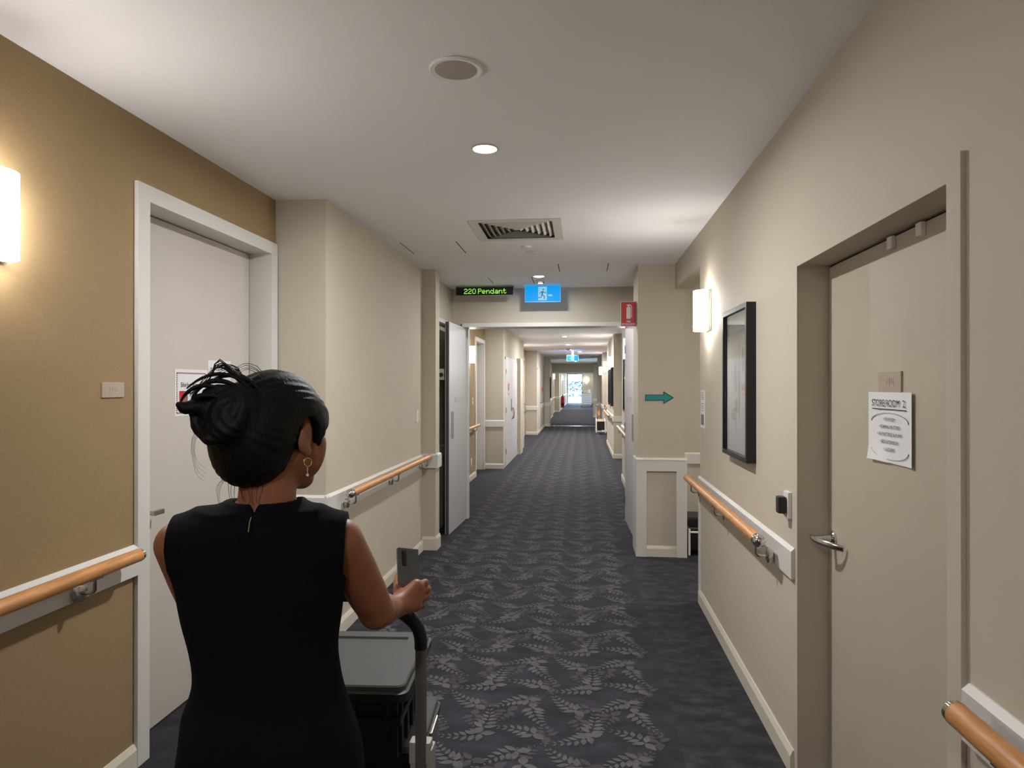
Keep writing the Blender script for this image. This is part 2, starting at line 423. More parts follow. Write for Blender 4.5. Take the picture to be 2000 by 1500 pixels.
mb.box(XR - .012, XR, 5.05, 5.08, .1, .797); mb.box(XR - .012, XR + .03, 5.08, 5.092, .0, .922)
struct(mb.build('trim_3', WHITE, smooth=0), 'white dado board beside the store room door', 'trim')
mb = MB(); dado(mb, (XR, -3.5), (XR, 1.604), W_)
struct(mb.build('trim_4', WHITE, smooth=0), 'white dado board at the near right', 'trim')
mb = MB(); dado(mb, (.945, 6.95), (3.3, 6.95), S_, .80, .912)
struct(mb.build('trim_5', WHITE, smooth=0), 'white dado board in the side passage', 'trim')
mb = MB()
dado(mb, (XL, 8.05), (XL, 11.64), E_, .80, .90, .012); dado(mb, (XL, 12.85), (-1.47, 12.85), S_); dado(mb, (-1.49, 15.5), (-1.49, 16.15), E_); dado(mb, (-1.80, 21.8), (-1.42, 21.8), S_); dado(mb, (-1.44, 23.9), (-1.44, 26.3), E_)
dado(mb, (-1.44, 26.3), (-1.23, 26.3), S_); dado(mb, (-1.25, 26.28), (-1.25, 27), E_); dado(mb, (-1.5, 27), (-1.5, 35), E_); dado(mb, (-1.63, 35.2), (-1.63, 40.6), E_); dado(mb, (-1.63, 40.6), (-1.34, 40.6), S_); dado(mb, (-1.36, 40.6), (-1.36, 42.4), E_); dado(mb, (-1.36, 43.7), (-1.36, 46.5), E_); dado(mb, (-1.36, 48.5), (-1.36, 60), E_)
dado(mb, (XR2, 8.05), (XR2, 11.6), W_); dado(mb, (.66, 14.9), (.90, 14.9), S_); dado(mb, (.68, 14.88), (.68, 18.9), W_); dado(mb, (.67, 23.3), (.88, 23.3), S_); dado(mb, (.69, 23.28), (.69, 26.5), W_); dado(mb, (.58, 26.5), (.69, 26.5), S_); dado(mb, (.54, 34.0), (.76, 34.0), S_); dado(mb, (.76, 27.2), (.76, 34), W_)
struct(mb.build('trim_6', WHITE, smooth=0), 'white dado boards beyond the fire doors', 'trim')
# white framed wainscot at the foot of the pillar
mb = MB()
y0, y1 = 6.375, 6.40
mb.box(.495, .592, y0, y1, 0, .895); mb.box(.862, .957, y0, y1, 0, .895); mb.box(.592, .862, y0, y1, .79, .895)
mb.box(.94, .957, 6.40, 6.95, 0, .895); mb.box(.495, .515, 6.40, 6.80, 0, .895)
mb.prism([(.495, y0 - .004, .895), (.495, y1 + .03, .895), (.495, y1 + .03, .912), (.495, y0 + .01, .912)], (.462, 0, 0))
struct(mb.build('trim_7', WHITE, bevel=.002), 'white framed wainscot at the foot of the pillar', 'trim')
# heads and jambs of the fire door openings
mb = MB()
mb.box(-1.38, .52, 7.77, 8.08, 2.255, 2.30); mb.box(-1.40, -1.345, 7.98, 8.08, 0, 2.30); mb.box(.50, .55, 8.06, 8.10, 0, 2.30)
mb.box(-1.56, -1.50, 6.60, 7.80, 2.26, 2.30)
struct(mb.build('trim_8', WHITE, smooth=0), 'white head frame of the fire door opening', 'trim')
mb = MB(); mb.box(-1.5, .76, 34.97, 35.0, 2.20, 2.26)
struct(mb.build('trim_9', WHITE, smooth=0))
# metal carpet joint between the two carpets
mb = MB(); mb.prism([(-1.25, 26.62, .0005), (-1.25, 26.66, .004), (-1.25, 26.80, .004), (-1.25, 26.84, .0005)], (1.85, 0, 0))
struct(mb.build('trim_10', STEEL, smooth=0), 'bright metal carpet joint across the corridor', 'trim')

# ------------------------------------------------------------------ bedroom doors on the left
def bedroom_door(name, x, y0, y1, zt, label, lever=True, handle_side=0):
    t = thing(name, label, 'door', (x, y0, 0)); t['kind'] = 'structure'
    w = y1 - y0; cw = .078
    mb = MB()
    mb.box(0, .018, -cw, 0, 0, zt + .07); mb.box(0, .018, w, w + cw, 0, zt + .07); mb.box(0, .018, 0, w, zt, zt + .07)
    mb.box(-.17, 0, -.012, .0, 0, zt); mb.box(-.17, 0, w, w + .012, 0, zt); mb.box(-.17, 0, 0, w, zt, zt + .012)
    mb.build('door_frame', WHITE, t, bevel=.002)
    mb = MB(); mb.box(-.165, -.122, .004, w - .004, .008, zt - .004)
    mb.build('door_leaf', DOORW, t, bevel=.001)
    mb = MB(); mb.box(-.16, -.13, 0, .004, .0, zt); mb.box(-.16, -.13, w - .004, w, 0, zt); mb.box(-.16, -.13, 0, w, zt - .004, zt)
    mb.build('shadow_gap', BLACKGAP, t, smooth=0)
    if lever:
        mb = MB()
        yh = .165
        mb.box(-.122, -.114, yh - .018, yh + .018, .955, 1.03)
        mb.tube([(-.118, yh, 1.005), (-.07, yh, 1.005)], .01, 12)
        mb.box(-.078, -.062, yh - .012, yh + .062, .994, 1.016)
        mb.build('lever_handle', STEEL, t, bevel=.003)
    return t
bedroom_door('door_1', XL, DL0, DL1, DLT, 'pale bedroom door in a white frame on the tan wall')
bedroom_door('door_2', XL, D20, D21, DLT, 'bedroom door in a white frame just past the left fire door', False)
bedroom_door('door_3', -1.80, D30, D31, DLT, 'white bedroom door frame deep in the second left recess', False)

# ------------------------------------------------------------------ store room door on the right
t = thing('door_4', 'beige store room door with a paper notice and steel lever', 'door', (XR, DR0, 0)); t['kind'] = 'structure'
w = DR1 - DR0
mb = MB()
mb.box(-.012, 0, -.06, 0, 0, DRT + .052); mb.box(0, .165, -.012, 0, 0, DRT)
mb.box(-.0015, .165, w, w + .0135, 0, DRT + .0135); mb.box(-.0015, .165, 0, w, DRT, DRT + .0135)
mb.build('door_frame', CREAM, t, bevel=.0015)
mb = MB(); mb.box(.12, .16, .005, w - .008, .006, DRT - .008); mb.build('door_leaf', DOORS, t, bevel=.001)
mb = MB(); mb.box(.128, .165, w - .008, w, 0, DRT); mb.box(.128, .165, 0, w, DRT - .008, DRT); mb.box(.128, .165, 0, .005, 0, DRT)
mb.build('shadow_gap', BLACKGAP, t, smooth=0)
mb = MB()
yh, zh = w - .058, .985
mb.lathe([(.03, .12), (.03, .112), (.027, .108), (.014, .107), (.013, .075)], (0, yh, zh), 'x', 24)
mb.tube([(.075, yh, zh), (.036, yh, zh)], .011, 12)
pts = [(.036 + .072 * (k / 10) ** 2.2, yh + .012 - .142 * k / 10, zh + .002 - .012 * k / 10) for k in range(11)]
mb.tube(pts, [.009] * 11, 12, flat=(.55, 1.35))
mb.build('lever_handle', CHROME, t, bevel=0)
for yy, nm in ((2.255, 0), (2.067, 1)):
    mb = MB(); mb.box(.106, .12, yy - DR0 - .017, yy - DR0 + .017, DRT - .045, DRT - .006); mb.build('door_contact', WPLAST, t, bevel=.003)

# ------------------------------------------------------------------ fire door leaves, folded open
def fire_leaf(name, near, far, side, label, pull, plate):
    near = Vector((*near, 0)); far = Vector((*far, 0)); d = (far - near); L = d.length; d.normalize()
    n = Vector((-d.y, d.x, 0)) * side          # away from the corridor
    t = thing(name, label, 'door', near); t['kind'] = 'structure'
    Z = Vector((0, 0, 1)); z0, z1 = .008, 2.255
    def ob(mb, a, b, e0, e1, c0, c1):
        mb.obox(d * (a + b) / 2 + n * (e0 + e1) / 2 + Z * (c0 + c1) / 2, d * (b - a) / 2, n * (e1 - e0) / 2, Z * (c1 - c0) / 2)
    mb = MB(); ob(mb, .003, L, 0, .045, z0, z1); mb.build('door_leaf', LEAF, t, bevel=.0015)
    mb = MB(); ob(mb, 0, .003, .006, .039, z0, z1); ob(mb, -.004, .002, .016, .03, z0, z1); mb.build('edge_seal', DARKEDGE, t, smooth=0)
    mb = MB(); ob(mb, pull[0], pull[1], -.006, 0, pull[2], pull[3]); mb.build('pull_handle', GREYPL, t, bevel=.002)
    if plate:
        mb = MB(); ob(mb, plate[0], plate[1], -.003, 0, plate[2], plate[3]); mb.build('sign_plate', mat('plate_beige_' + name, (196, 193, 186), .4), t, bevel=.001)
    mb = MB()
    for zz in (.25, 1.1, 2.0): mb.tube([d * (L + .004) - n * .004 + Z * (zz - .05), d * (L + .004) - n * .004 + Z * (zz + .05)], .007, 8)
    mb.build('hinge', STEEL, t)
    return t
fire_leaf('door_5', (-1.395, 7.08), (-1.358, 8.02), 1, 'open white fire door leaf at the left', (.09, .19, 1.01, 1.30), (.27, .72, 1.395, 1.455))
fire_leaf('door_6', (.530, 7.06), (.500, 8.03), -1, 'open white fire door leaf at the right beside the pillar', (.10, .2, 1.0, 1.28), (.3, .75, 1.40, 1.46))
t = thing('door_holder', 'white wall box with a black magnet behind the left fire door', 'door holder', (-1.56, 7.22, 1.70))
mb = MB(); mb.box(0, .09, -.05, .05, -.06, .06); mb.build('housing', WPLAST, t, bevel=.006)
mb = MB(); mb.lathe([(.0, .09), (.026, .09), (.026, .105), (.016, .112), (0, .112)], (0, -.0, 0), 'x', 16); mb.lathe([(0, .0), (.022, .0), (.022, .03), (0, .03)], (.06, -.08, -.005), 'y', 14); mb.build('magnet', BLACKPL, t)

# ------------------------------------------------------------------ cupboard doors on the second left block
def cupboard(name, y0, y1, label, sticker):
    t = thing(name, label, 'cupboard door', (-1.49, y0, 0)); t['kind'] = 'structure'
    w = y1 - y0
    mb = MB(); mb.box(0, .012, -.04, 0, 0, 2.14); mb.box(0, .012, w, w + .04, 0, 2.14); mb.box(0, .012, -.04, w + .04, 2.10, 2.14); mb.build('door_frame', WHITE, t)
    for k in range(1 if w < 1.5 else 2):
        n = 1 if w < 1.5 else 2
        a, b = k * w / n + .004, (k + 1) * w / n - .004
        mb = MB(); mb.box(0, .02, a, b, .01, 2.095); lf = mb.build('door_leaf', LEAF, t, bevel=.001)
        mb = MB()
        yc = (b - .09) if k == 0 else (a + .09)
        mb.tube([(.02, yc, 1.12), (.05, yc, 1.09), (.062, yc, 1.0), (.05, yc, .91), (.02, yc, .88)], .01, 8); mb.build('pull_handle', CHROME, lf)
        mb = MB()
        for zz in (.3, 1.1, 1.85): mb.box(.02, .027, (a if k == 0 else b) - .02, (a if k == 0 else b) + .02, zz - .05, zz + .05)
        mb.build('hinge', STEEL, lf)
        if sticker and k == 0:
            mb = MB(); mb.box(.02, .022, a + .35, a + .55, 1.40, 1.62); mb.build('notice', RED, lf)
            mb = MB(); mb.box(.0221, .023, a + .37, a + .53, 1.42, 1.48); mb.build('notice_text_band', PAPER, lf)
            mb = MB(); mb.box(.02, .03, b - .2, b - .1, 1.05, 1.3); mb.build('lock_plate', STEEL, lf)
cupboard('door_7', 13.15, 15.4, 'pair of pale cupboard doors with a red notice', True)
cupboard('door_8', 16.25, 17.3, 'narrow pale cupboard door beyond the wall pier', False)
mb = MB(); mb.box(-1.49, -1.40, 15.52, 16.12, .0, 2.2)
struct(mb.build('wall_left', CREAM, bevel=.01))
def plain_door(name, x, y0, y1, face, label):
    t = thing(name, label, 'door', (x, y0, 0)); t['kind'] = 'structure'; w = y1 - y0
    mb = MB(); mb.box(0, .014 * face, -.05, 0, 0, 2.15); mb.box(0, .014 * face, w, w + .05, 0, 2.15); mb.box(0, .014 * face, -.05, w + .05, 2.1, 2.15); mb.build('door_frame', WHITE, t)
    mb = MB(); mb.box(0, .008 * face, .004, w - .004, .01, 2.095); lf = mb.build('door_leaf', DOORW, t)
    mb = MB(); mb.tube([(.01 * face, w - .1, 1.0), (.05 * face, w - .1, 1.0), (.055 * face, w - .22, 1.0)], .01, 8); mb.build('lever_handle', CHROME, lf)
plain_door('door_9', -1.44, 22.1, 23.2, 1, 'pale door on the third left wall block')
plain_door('door_10', -1.36, 42.5, 43.6, 1, 'pale door far down the left wall')

# ------------------------------------------------------------------ the glazed end door and what lies outside
t = thing('window_1', 'bright glazed door at the far end of the corridor', 'window', (-1.30, 60.4, 0)); t['kind'] = 'structure'
ALU = mat('silver_aluminium', (170, 178, 186), .4, .6)
mb = MB()
mb.box(0, .06, 0, .08, 0, 2.62); mb.box(1.26, 1.32, 0, .08, 0, 2.62); mb.box(.06, 1.26, 0, .08, 2.55, 2.62); mb.box(.06, 1.26, 0, .08, 0, .05)
mb.build('window_frame', ALU, t)
mb = MB(); mb.box(.06, 1.26, .035, .045, .05, 2.55); mb.build('pane', GLASS, t)
t = thing('window_added', 'unseen side window added for blue daylight beyond the far threshold', 'window', (-1.62, 29.0, 1.0)); t['kind'] = 'structure'  # hidden opening added to let blue daylight onto this floor and ceiling
mb = MB()
for y in (0, .62, 1.24): mb.box(-.03, .03, y, y + .06, 0, 1.1)
for y in (.06, .68): mb.box(-.03, .03, y, y + .56, 0, .06); mb.box(-.03, .03, y, y + .56, 1.04, 1.1)
mb.build('window_frame', ALU, t)
for y in (.06, .68):
    mb = MB(); mb.box(-.004, .004, y, y + .56, .06, 1.04); mb.build('pane', GLASS, t)
t = thing('window_3', 'glazed side door on the left near the end of the corridor', 'window', (-1.50, 46.5, 0)); t['kind'] = 'structure'
mb = MB(); mb.box(-.03, .03, 0, .08, 0, 2.3); mb.box(-.03, .03, .96, 1.04, 0, 2.3); mb.box(-.03, .03, 1.92, 2.0, 0, 2.3); mb.box(-.03, .03, .08, 1.92, 2.22, 2.3); mb.box(-.03, .03, .08, 1.92, 0, .08); mb.build('window_frame', ALU, t)
mb = MB(); mb.box(-.004, .004, .08, .96, .08, 2.22); mb.build('pane', GLASS, t)
mb = MB(); mb.box(-.004, .004, 1.04, 1.92, .08, 2.22); mb.build('pane', GLASS, t)
mb = MB(); mb.box(-8, 8, 60.6, 80, -.12, -.02)
struct(mb.build('ground', mat('pale_paving', (225, 222, 214), .8), smooth=0), 'pale sunlit paving outside', 'ground')
HEDGE = mat('hedge_leaves', (22, 44, 54), .7, vary=.7, vscale=9)
mb = MB()
for i in range(2600):
    x = rnd.uniform(-3.2, 2.2); z = rnd.uniform(.40, 2.0) ; y = 66 + rnd.uniform(-.4, .4)
    a, b = rnd.uniform(0, 6.3), rnd.uniform(-1, 1); s = rnd.uniform(.05, .11)
    p = Vector((x, y, z)); u = Vector((math.cos(a), math.sin(a) * .4, b)).normalized() * s; v = u.cross(Vector((rnd.uniform(-1, 1), 1, .3))).normalized() * s * .5
    mb.add([p - u, p + v, p + u, p - v], [(0, 1, 2, 3)])
tag(mb.build('hedge', HEDGE, smooth=0), 'leafy hedge outside the glazed end door', 'hedge')
mb = MB(); mb.box(-4, 3.4, 65.3, 65.52, -.02, .44)
tag(mb.build('garden_planter', WPLAST), 'long white planter wall under the hedge', 'planter')
t = thing('garden_rail', 'white horizontal rail in front of the hedge', 'rail', (-.5, 65.15, -.02))
mb = MB(); mb.box(-3.5, 3.5, -.05, .05, .86, 1.05); mb.build('rail', WPLAST, t)
for k in range(5):
    mb = MB(); mb.box(-3.2 + 1.6 * k - .04, -3.2 + 1.6 * k + .04, -.04, .04, 0, .88); mb.build('post', WPLAST, t)

# ================================================================== wall lights
LAMPS = {}
def boost(root, f):
    """the same fitting with a stronger lamp"""
    for ch in root.children:
        if ch.type == 'LIGHT' and f != 1.0:
            k = (ch.data.name, f)
            if k not in LAMPS: LAMPS[k] = ch.data.copy(); LAMPS[k].energy *= f
            ch.data = LAMPS[k]
    return root
def sconce_proto(label):
    t = thing('wall_light', label, 'wall light', (0, 0, 0), 0, 'opal wall lights along the corridor')
    hh, dp, hw, n = .135, .105, .082, 18
    mb = MB(); vs = []
    def ring(sc, z):
        return [(.020 + (dp - .020) * sc * math.sin(math.pi * k / n) ** .8, -hw * sc * math.cos(math.pi * k / n), z) for k in range(n + 1)]
    o0, o1, i0, i1 = ring(1, -hh), ring(1, hh), ring(.95, -hh), ring(.95, hh)
    m = n + 1
    vs = o0 + o1 + i0 + i1; fs = []
    for k in range(n):
        fs += [(k, k + 1, m + k + 1, m + k), (m + k, m + k + 1, 3 * m + k + 1, 3 * m + k), (k, 2 * m + k, 2 * m + k + 1, k + 1)]
    fs += [(0, m, 3 * m, 2 * m), (n, 2 * m + n, 3 * m + n, m + n)]
    mb.add(vs, fs); mb.cur = 1; mb.add(vs, [(2 * m + k, 3 * m + k, 3 * m + k + 1, 2 * m + k + 1) for k in range(n)]); mb.build('shade', [SHADE, SHADE_IN], t, smooth=50)
    mb = MB(); mb.box(0, .020, -.084, .084, -.137, .137); mb.build('back_plate', STEEL, t, bevel=.003)
    for sz in (-1, 1):
        for sy in (-1, 1):
            mb = MB(); mb.box(.008, .02, sy * .074 - .006, sy * .074 + .006, sz * .1 - .006, sz * .1 + .006); mb.build('clip', STEEL, t)
    for sz in (-1, 1): point('lamp', t, (.062, 0, sz * .075), W_SCONCE, C_SCONCE, .02)
    return t
sc0 = sconce_proto('large opal wall light cut off by the photo edge on the tan wall')
sc0.location = (XL, 1.915, 2.108)
ZS = 2.085
for loc, rz, lb in [
    ((XR, 4.72, ZS), math.pi, 'opal wall light on the right wall above the framed print'),
    ((XL, 10.98, ZS), 0, 'opal wall light on tan wall behind the left fire door'),
    ((XR2, 9.45, ZS), math.pi, 'opal wall light half hidden by the right fire door leaf'),
    ((.68, 15.4, ZS), math.pi, 'largest of three opal lights in a row on the far right wall'),
    ((.68, 18.5, ZS), math.pi, 'middle of three opal lights in a row on the far right wall'),
    ((.69, 23.6, ZS), math.pi, 'smallest of three opal lights in a row on the far right wall'),
    ((XL, -2.2, ZS), 0, 'opal wall light behind the camera on the tan wall'),
    ((-1.80, 18.8, ZS), 0, 'opal wall light in the second tan recess'),
    ((-1.63, 38.2, ZS), 0, 'tiny opal wall light at the left beyond the far header'),
    ((-1.36, 45.5, ZS), 0, 'tiny opal wall light near the end door, left side'),
    ((1.0, 40.5, ZS), math.pi, 'tiny opal wall light beyond the far right pillar'),
]:
    boost(dup(sc0, loc, rz, lb), 1.7 if loc[1] > 8 else 1.0)
s_ = dup(sc0, (.36, 60.4, ZS), -math.pi / 2, 'glaring wall light on the end wall above the white trolley')

# ================================================================== recessed ceiling lights
def downlight_proto(label):
    t = thing('downlight', label, 'ceiling light', (0, 0, 0), 0, 'round ceiling downlights')
    mb = MB(); mb.lathe([(.062, 0), (.066, -.004), (.058, -.007), (.052, -.003), (.05, 0)], n=32); mb.build('trim_ring', WHITE, t)
    mb = MB(); mb.lathe([(.0, -.001), (.0535, -.001), (.0535, -.0055), (.04, -.009), (0, -.0095)], n=32); mb.build('diffuser', DISC, t)
    area('lamp', t, (0, 0, -.012), .1, W_DOWN, C_DOWN, spread=R(177))
    return t
d0 = downlight_proto('round glowing downlight nearest the camera in front of the air vent')
d0.location = (-.456, 3.18, H)
for x, y, lb in [(-.44, -.75, 'downlight behind the camera'), (-.44, 6.95, 'round downlight in front of the blue exit sign'), (-.44, 12.4, 'downlight just past the fire door header'),
                 (-.40, 15.6, 'downlight beyond the fire doors, nearest of the far row'), (-.39, 18.66, 'second downlight of the far row'), (-.39, 21.3, 'third downlight of the far row beside a red detector'),
                 (-.08, 22.5, 'small downlight to the right of the far row'), (-.30, 31.6, 'downlight behind the far exit sign'),
                 (-.3, 36.5, 'unseen downlight added just past the far header'), (-.3, 41, 'unseen downlight added above the far extinguisher'), (-.3, 45.5, 'unseen downlight added halfway between far header and end door'), (-.3, 50, 'unseen downlight added above the far trolley'), (-.3, 54, 'last but one unseen downlight added before the end door'), (-.3, 57.5, 'last unseen downlight added before the end door'), (2.9, 6.0, 'unseen downlight added to light the side passage')]:  # unseen lamps added to brighten the far end and the side passage
    boost(dup(d0, (x, y, H), 0, lb), 1.35 if y > 8 else .5 if y < 0 else .5 if y == 6.95 else 1.0)

# ================================================================== things on the ceiling
t = thing('ceiling_speaker', 'round grey ceiling speaker with a white rim', 'speaker', (-.443, 2.37, H))
mb = MB(); mb.lathe([(.083, 0), (.093, 0), (.096, -.004), (.09, -.010), (.082, -.007)], n=48); mb.build('rim', CEIL, t)
mb = MB(); mb.lathe([(0, 0), (.083, 0), (.083, -.006), (.06, -.009), (0, -.010)], n=48); mb.build('grille', mat('grey_speaker_mesh', (180, 174, 170), .8, bump=.6, bscale=900), t)

t = thing('air_vent', 'square louvred air vent in the white ceiling', 'air vent', ((V0 + V1) / 2, (V2 + V3) / 2, H))
hx, hy = (V1 - V0) / 2, (V3 - V2) / 2
def sq_ring(mb, a, za, b, zb, th=.0015):
    """square ring sloping from half-size a at height za to half-size b at zb"""
    for sgn in (0, 1):
        pass
    o = [(-a, -a * hy / hx, za), (a, -a * hy / hx, za), (a, a * hy / hx, za), (-a, a * hy / hx, za)]
    i = [(-b, -b * hy / hx, zb), (b, -b * hy / hx, zb), (b, b * hy / hx, zb), (-b, b * hy / hx, zb)]
    vs = o + i + [(x, y, z + th) for x, y, z in o] + [(x, y, z + th) for x, y, z in i]
    fs = []
    for k in range(4):
        k2 = (k + 1) % 4
        fs += [(k, k2, 4 + k2, 4 + k), (8 + k, 12 + k, 12 + k2, 8 + k2), (k, 8 + k, 8 + k2, k2), (4 + k, 4 + k2, 12 + k2, 12 + k)]
    mb.add(vs, fs)
mb = MB(); sq_ring(mb, hx + .018, -.0035, hx - .045, -.0035, .003); mb.build('frame', WHITE, t)
VENTM = mat('vent_blade_paint', (206, 203, 196), .45)
for k in range(6):
    a = (hx - .045) * (1 - k / 6.3)
    mb = MB(); sq_ring(mb, a, .026, a - .036, -.002); mb.build('louvre', VENTM, t, smooth=0)
mb = MB(); mb.box(-hx, hx, -hy, hy, .085, .09)
for sx in (-1, 1): mb.box(sx * hx, sx * (hx - .003), -hy, hy, 0, .09)
for sy in (-1, 1): mb.box(-hx, hx, sy * hy, sy * (hy - .003), 0, .09)
mb.build('plenum_box', mat('dark_plenum', (105, 102, 98), .9), t, smooth=0)

t = thing('motion_sensor', 'small white round sensor beside the air vent', 'sensor', (-.446, 5.47, H))
mb = MB(); mb.lathe([(0, 0), (.046, 0), (.044, -.012), (.02, -.022), (0, -.024)], n=24); mb.build('dome', WPLAST, t)
t = thing('fire_sprinkler', 'flat white sprinkler cover behind the round sensor', 'sprinkler', (-.42, 5.70, H))
mb = MB(); mb.lathe([(0, -.004), (.05, -.004), (.05, -.010), (0, -.012)], n=24); mb.lathe([(0, 0), (.03, 0), (.03, -.004), (0, -.004)], n=16); mb.build('cover', WPLAST, t)
t = thing('smoke_detector', 'cream smoke detector in front of the header wall', 'smoke detector', (-.44, 7.22, H))
mb = MB(); mb.lathe([(0, 0), (.046, 0), (.046, -.014), (.034, -.022), (.034, -.034), (.028, -.046), (0, -.048)], n=24); mb.build('body', SKIRT, t)
mb = MB()
for k in range(10):
    a = 2 * math.pi * k / 10; mb.box(.034 * math.cos(a) - .004, .034 * math.cos(a) + .004, .034 * math.sin(a) - .004, .034 * math.sin(a) + .004, -.035, -.023)
mb.build('vent_slot', BLACKGAP, t)
t = thing('smoke_detector', 'far smoke detector with a red base among the downlights', 'smoke detector', (-.42, 20.9, H))
mb = MB(); mb.lathe([(0, 0), (.07, 0), (.07, -.02), (0, -.02)], n=20); mb.build('base', RED, t)
mb = MB(); mb.lathe([(0, -.02), (.05, -.02), (.045, -.05), (0, -.06)], n=20); mb.build('body', WPLAST, t)
GAPM = mat('hatch_gap', (70, 67, 63), .9)
for i, (x0, x1, y0, y1, lb) in enumerate([(-1.42, -.976, 5.22, 5.68, 'flush ceiling access hatch left of the air vent'), (-.97, -.52, 7.0, 7.45, 'flush ceiling access hatch above the message display'), (-.22, .24, 6.28, 6.72, 'flush ceiling access hatch above the exit sign')]):
    t = thing('ceiling_hatch', lb, 'ceiling hatch', ((x0 + x1) / 2, (y0 + y1) / 2, H)); a, b = (x1 - x0) / 2, (y1 - y0) / 2
    mb = MB(); mb.box(-a + .004, a - .004, -b + .004, b - .004, -.0012, 0); mb.build('panel', CEIL, t, smooth=0)
    for sx in (-1, 1):
        mb = MB(); mb.box(sx * a - .004, sx * a + .004, -b, b, -.0008, 0); mb.build('shadow_gap', GAPM, t, smooth=0)

# ================================================================== hanging signs
BLUE = mat('blue_sign_glow', (0, 24, 60), .5, emit=(.003, .34, .86), es=1.0, spec=.1)
WHT = mat('white_sign_glow', (40, 70, 80), .5, emit=(.30, .56, .74), es=1.0, spec=.1)
LBLUE = mat('mid_blue_sign_glow', (5, 40, 60), .5, emit=(.01, .17, .42), es=1.0, spec=.1)
def exit_sign(name, label, loc, w, h, flip=False):
    t = thing(name, label, 'exit sign', loc)
    mb = MB(); mb.box(-w / 2, w / 2, -.012, .012, -h, 0); mb.build('panel', BLUE, t, bevel=.002)
    mb = MB()
    for a in ((-w / 2 - .004, -w / 2, -h - .004, .004), (w / 2, w / 2 + .004, -h - .004, .004), (-w / 2, w / 2, -h - .004, -h), (-w / 2, w / 2, 0, .004)): mb.box(a[0], a[1], -.014, .014, a[2], a[3])
    mb.build('edge', mat('clear_edge_' + name + ('f' if flip else ''), (120, 150, 170), .3, emit=(.1, .4, .8), es=.6), t)
    s = -1 if flip else 1
    f = -.0135
    def q(pts, y=f): return [(s * x * w, y, -h / 2 + z * h) for x, z in pts]
    def rc(mb, x0, x1, z0, z1, y=f): mb.prism(q([(x0, z0), (x1, z0), (x1, z1), (x0, z1)], y), (0, -.0006, 0))
    mb = MB(); rc(mb, -.13, .12, -.42, .42)
    mb.prism(q([(.15 + .065 * (1 + math.cos(a)) , -.12 + .06 * math.sin(a)) for a in [2 * math.pi * k / 16 for k in range(16)]]), (0, -.0006, 0))
    mb.build('door_symbol', WHT, t, smooth=0)
    mb = MB()
    k = h / w
    def limb(x0, z0, x1, z1, th):
        dx, dz = (x1 - x0), (z1 - z0) * k; l = math.hypot(dx, dz); nx, nz = -dz / l * th, dx / l * th / k
        mb.prism(q([(x0 + nx, z0 + nz), (x1 + nx, z1 + nz), (x1 - nx, z1 - nz), (x0 - nx, z0 - nz)], f - .0007), (0, -.0006, 0))
    mb.prism(q([(.02 + .022 * math.cos(a), .25 + .022 / k * math.sin(a)) for a in [2 * math.pi * j / 12 for j in range(12)]], f - .0007), (0, -.0006, 0))
    for a in ((.0, .15, -.02, -.1, .022), (-.02, -.08, .05, -.18, .013), (.05, -.18, .04, -.36, .012), (-.02, -.08, -.05, -.25, .013), (-.05, -.25, -.15, -.25, .012), (.01, .12, .07, .03, .01), (.07, .03, .12, .07, .009), (-.01, .12, -.07, .06, .01), (-.07, .06, -.09, -.05, .009)): limb(*a)
    mb.build('running_figure', LBLUE, t, smooth=0)
    mb = MB(); mb.box(-.03, .03, -.02, .02, .004, H - loc[2]); mb.build('ceiling_bracket', WPLAST, t)
    return t
exit_sign('exit_sign', 'lit blue exit sign with a running figure hanging by the header wall', (-.435, 7.56, 2.690), .387, .178)
x2 = exit_sign('exit_sign', 'small lit exit sign far down the corridor', (-.30, 21.6, 2.535), .36, .175, True)
area('lamp', x2, (0, .02, -.087), .17, 10, (.03, .22, 1.0), (R(-112), 0, math.pi), 'RECTANGLE', .36)  # extra blue light added behind the sign to tint the ceiling beyond

G = {'2': ['01110', '10001', '00001', '00110', '01000', '10000', '11111'], '0': ['01110', '10001', '10001', '10001', '10001', '10001', '01110'],
     'P': ['11110', '10001', '10001', '11110', '10000', '10000', '10000'], 'e': ['00000', '00000', '01110', '10001', '11111', '10000', '01110'],
     'n': ['00000', '00000', '10110', '11001', '10001', '10001', '10001'], 'd': ['00001', '00001', '01101', '10011', '10001', '10001', '01111'],
     'a': ['00000', '00000', '01110', '00001', '01111', '10001', '01111'], 't': ['01000', '01000', '11110', '01000', '01000', '01001', '00110']}
t = thing('message_display', 'black hanging message display reading 220 Pendant in green', 'display', (-1.088, 7.56, 2.696)); MS = 1.034
mb = MB(); mb.box(-.328, .328, .0, .05, -.112, 0); mb.build('housing', GREYPL, t, bevel=.002)
mb = MB(); mb.box(-.322, .322, -.004, 0, -.103, -.012); mb.build('screen', mat('black_screen', (14, 13, 18), .3), t)
mb = MB(); px = .0079; x = -.232
for ch in '220 Pendant':
    if ch == ' ': x += px * 2.2; continue
    for r_, row in enumerate(G[ch]):
        for c_, b_ in enumerate(row):
            if b_ == '1': mb.box(x + c_ * px, x + c_ * px + px * .86, -.0052, -.004, -.030 - r_ * px * 1.05 - px * .9, -.030 - r_ * px * 1.05)
    x += px * 6 if ch not in 'tP' else px * 5.6
mb.build('lettering', mat('green_led', (150, 240, 60), .4, emit=(.42, .95, .12), es=1.0), t, smooth=0)
for sx in (-1, 1):
    mb = MB(); mb.box(sx * .26 - .04, sx * .26 + .04, .01, .04, 0, H - 2.696); mb.build('ceiling_bracket', GREYPL, t)

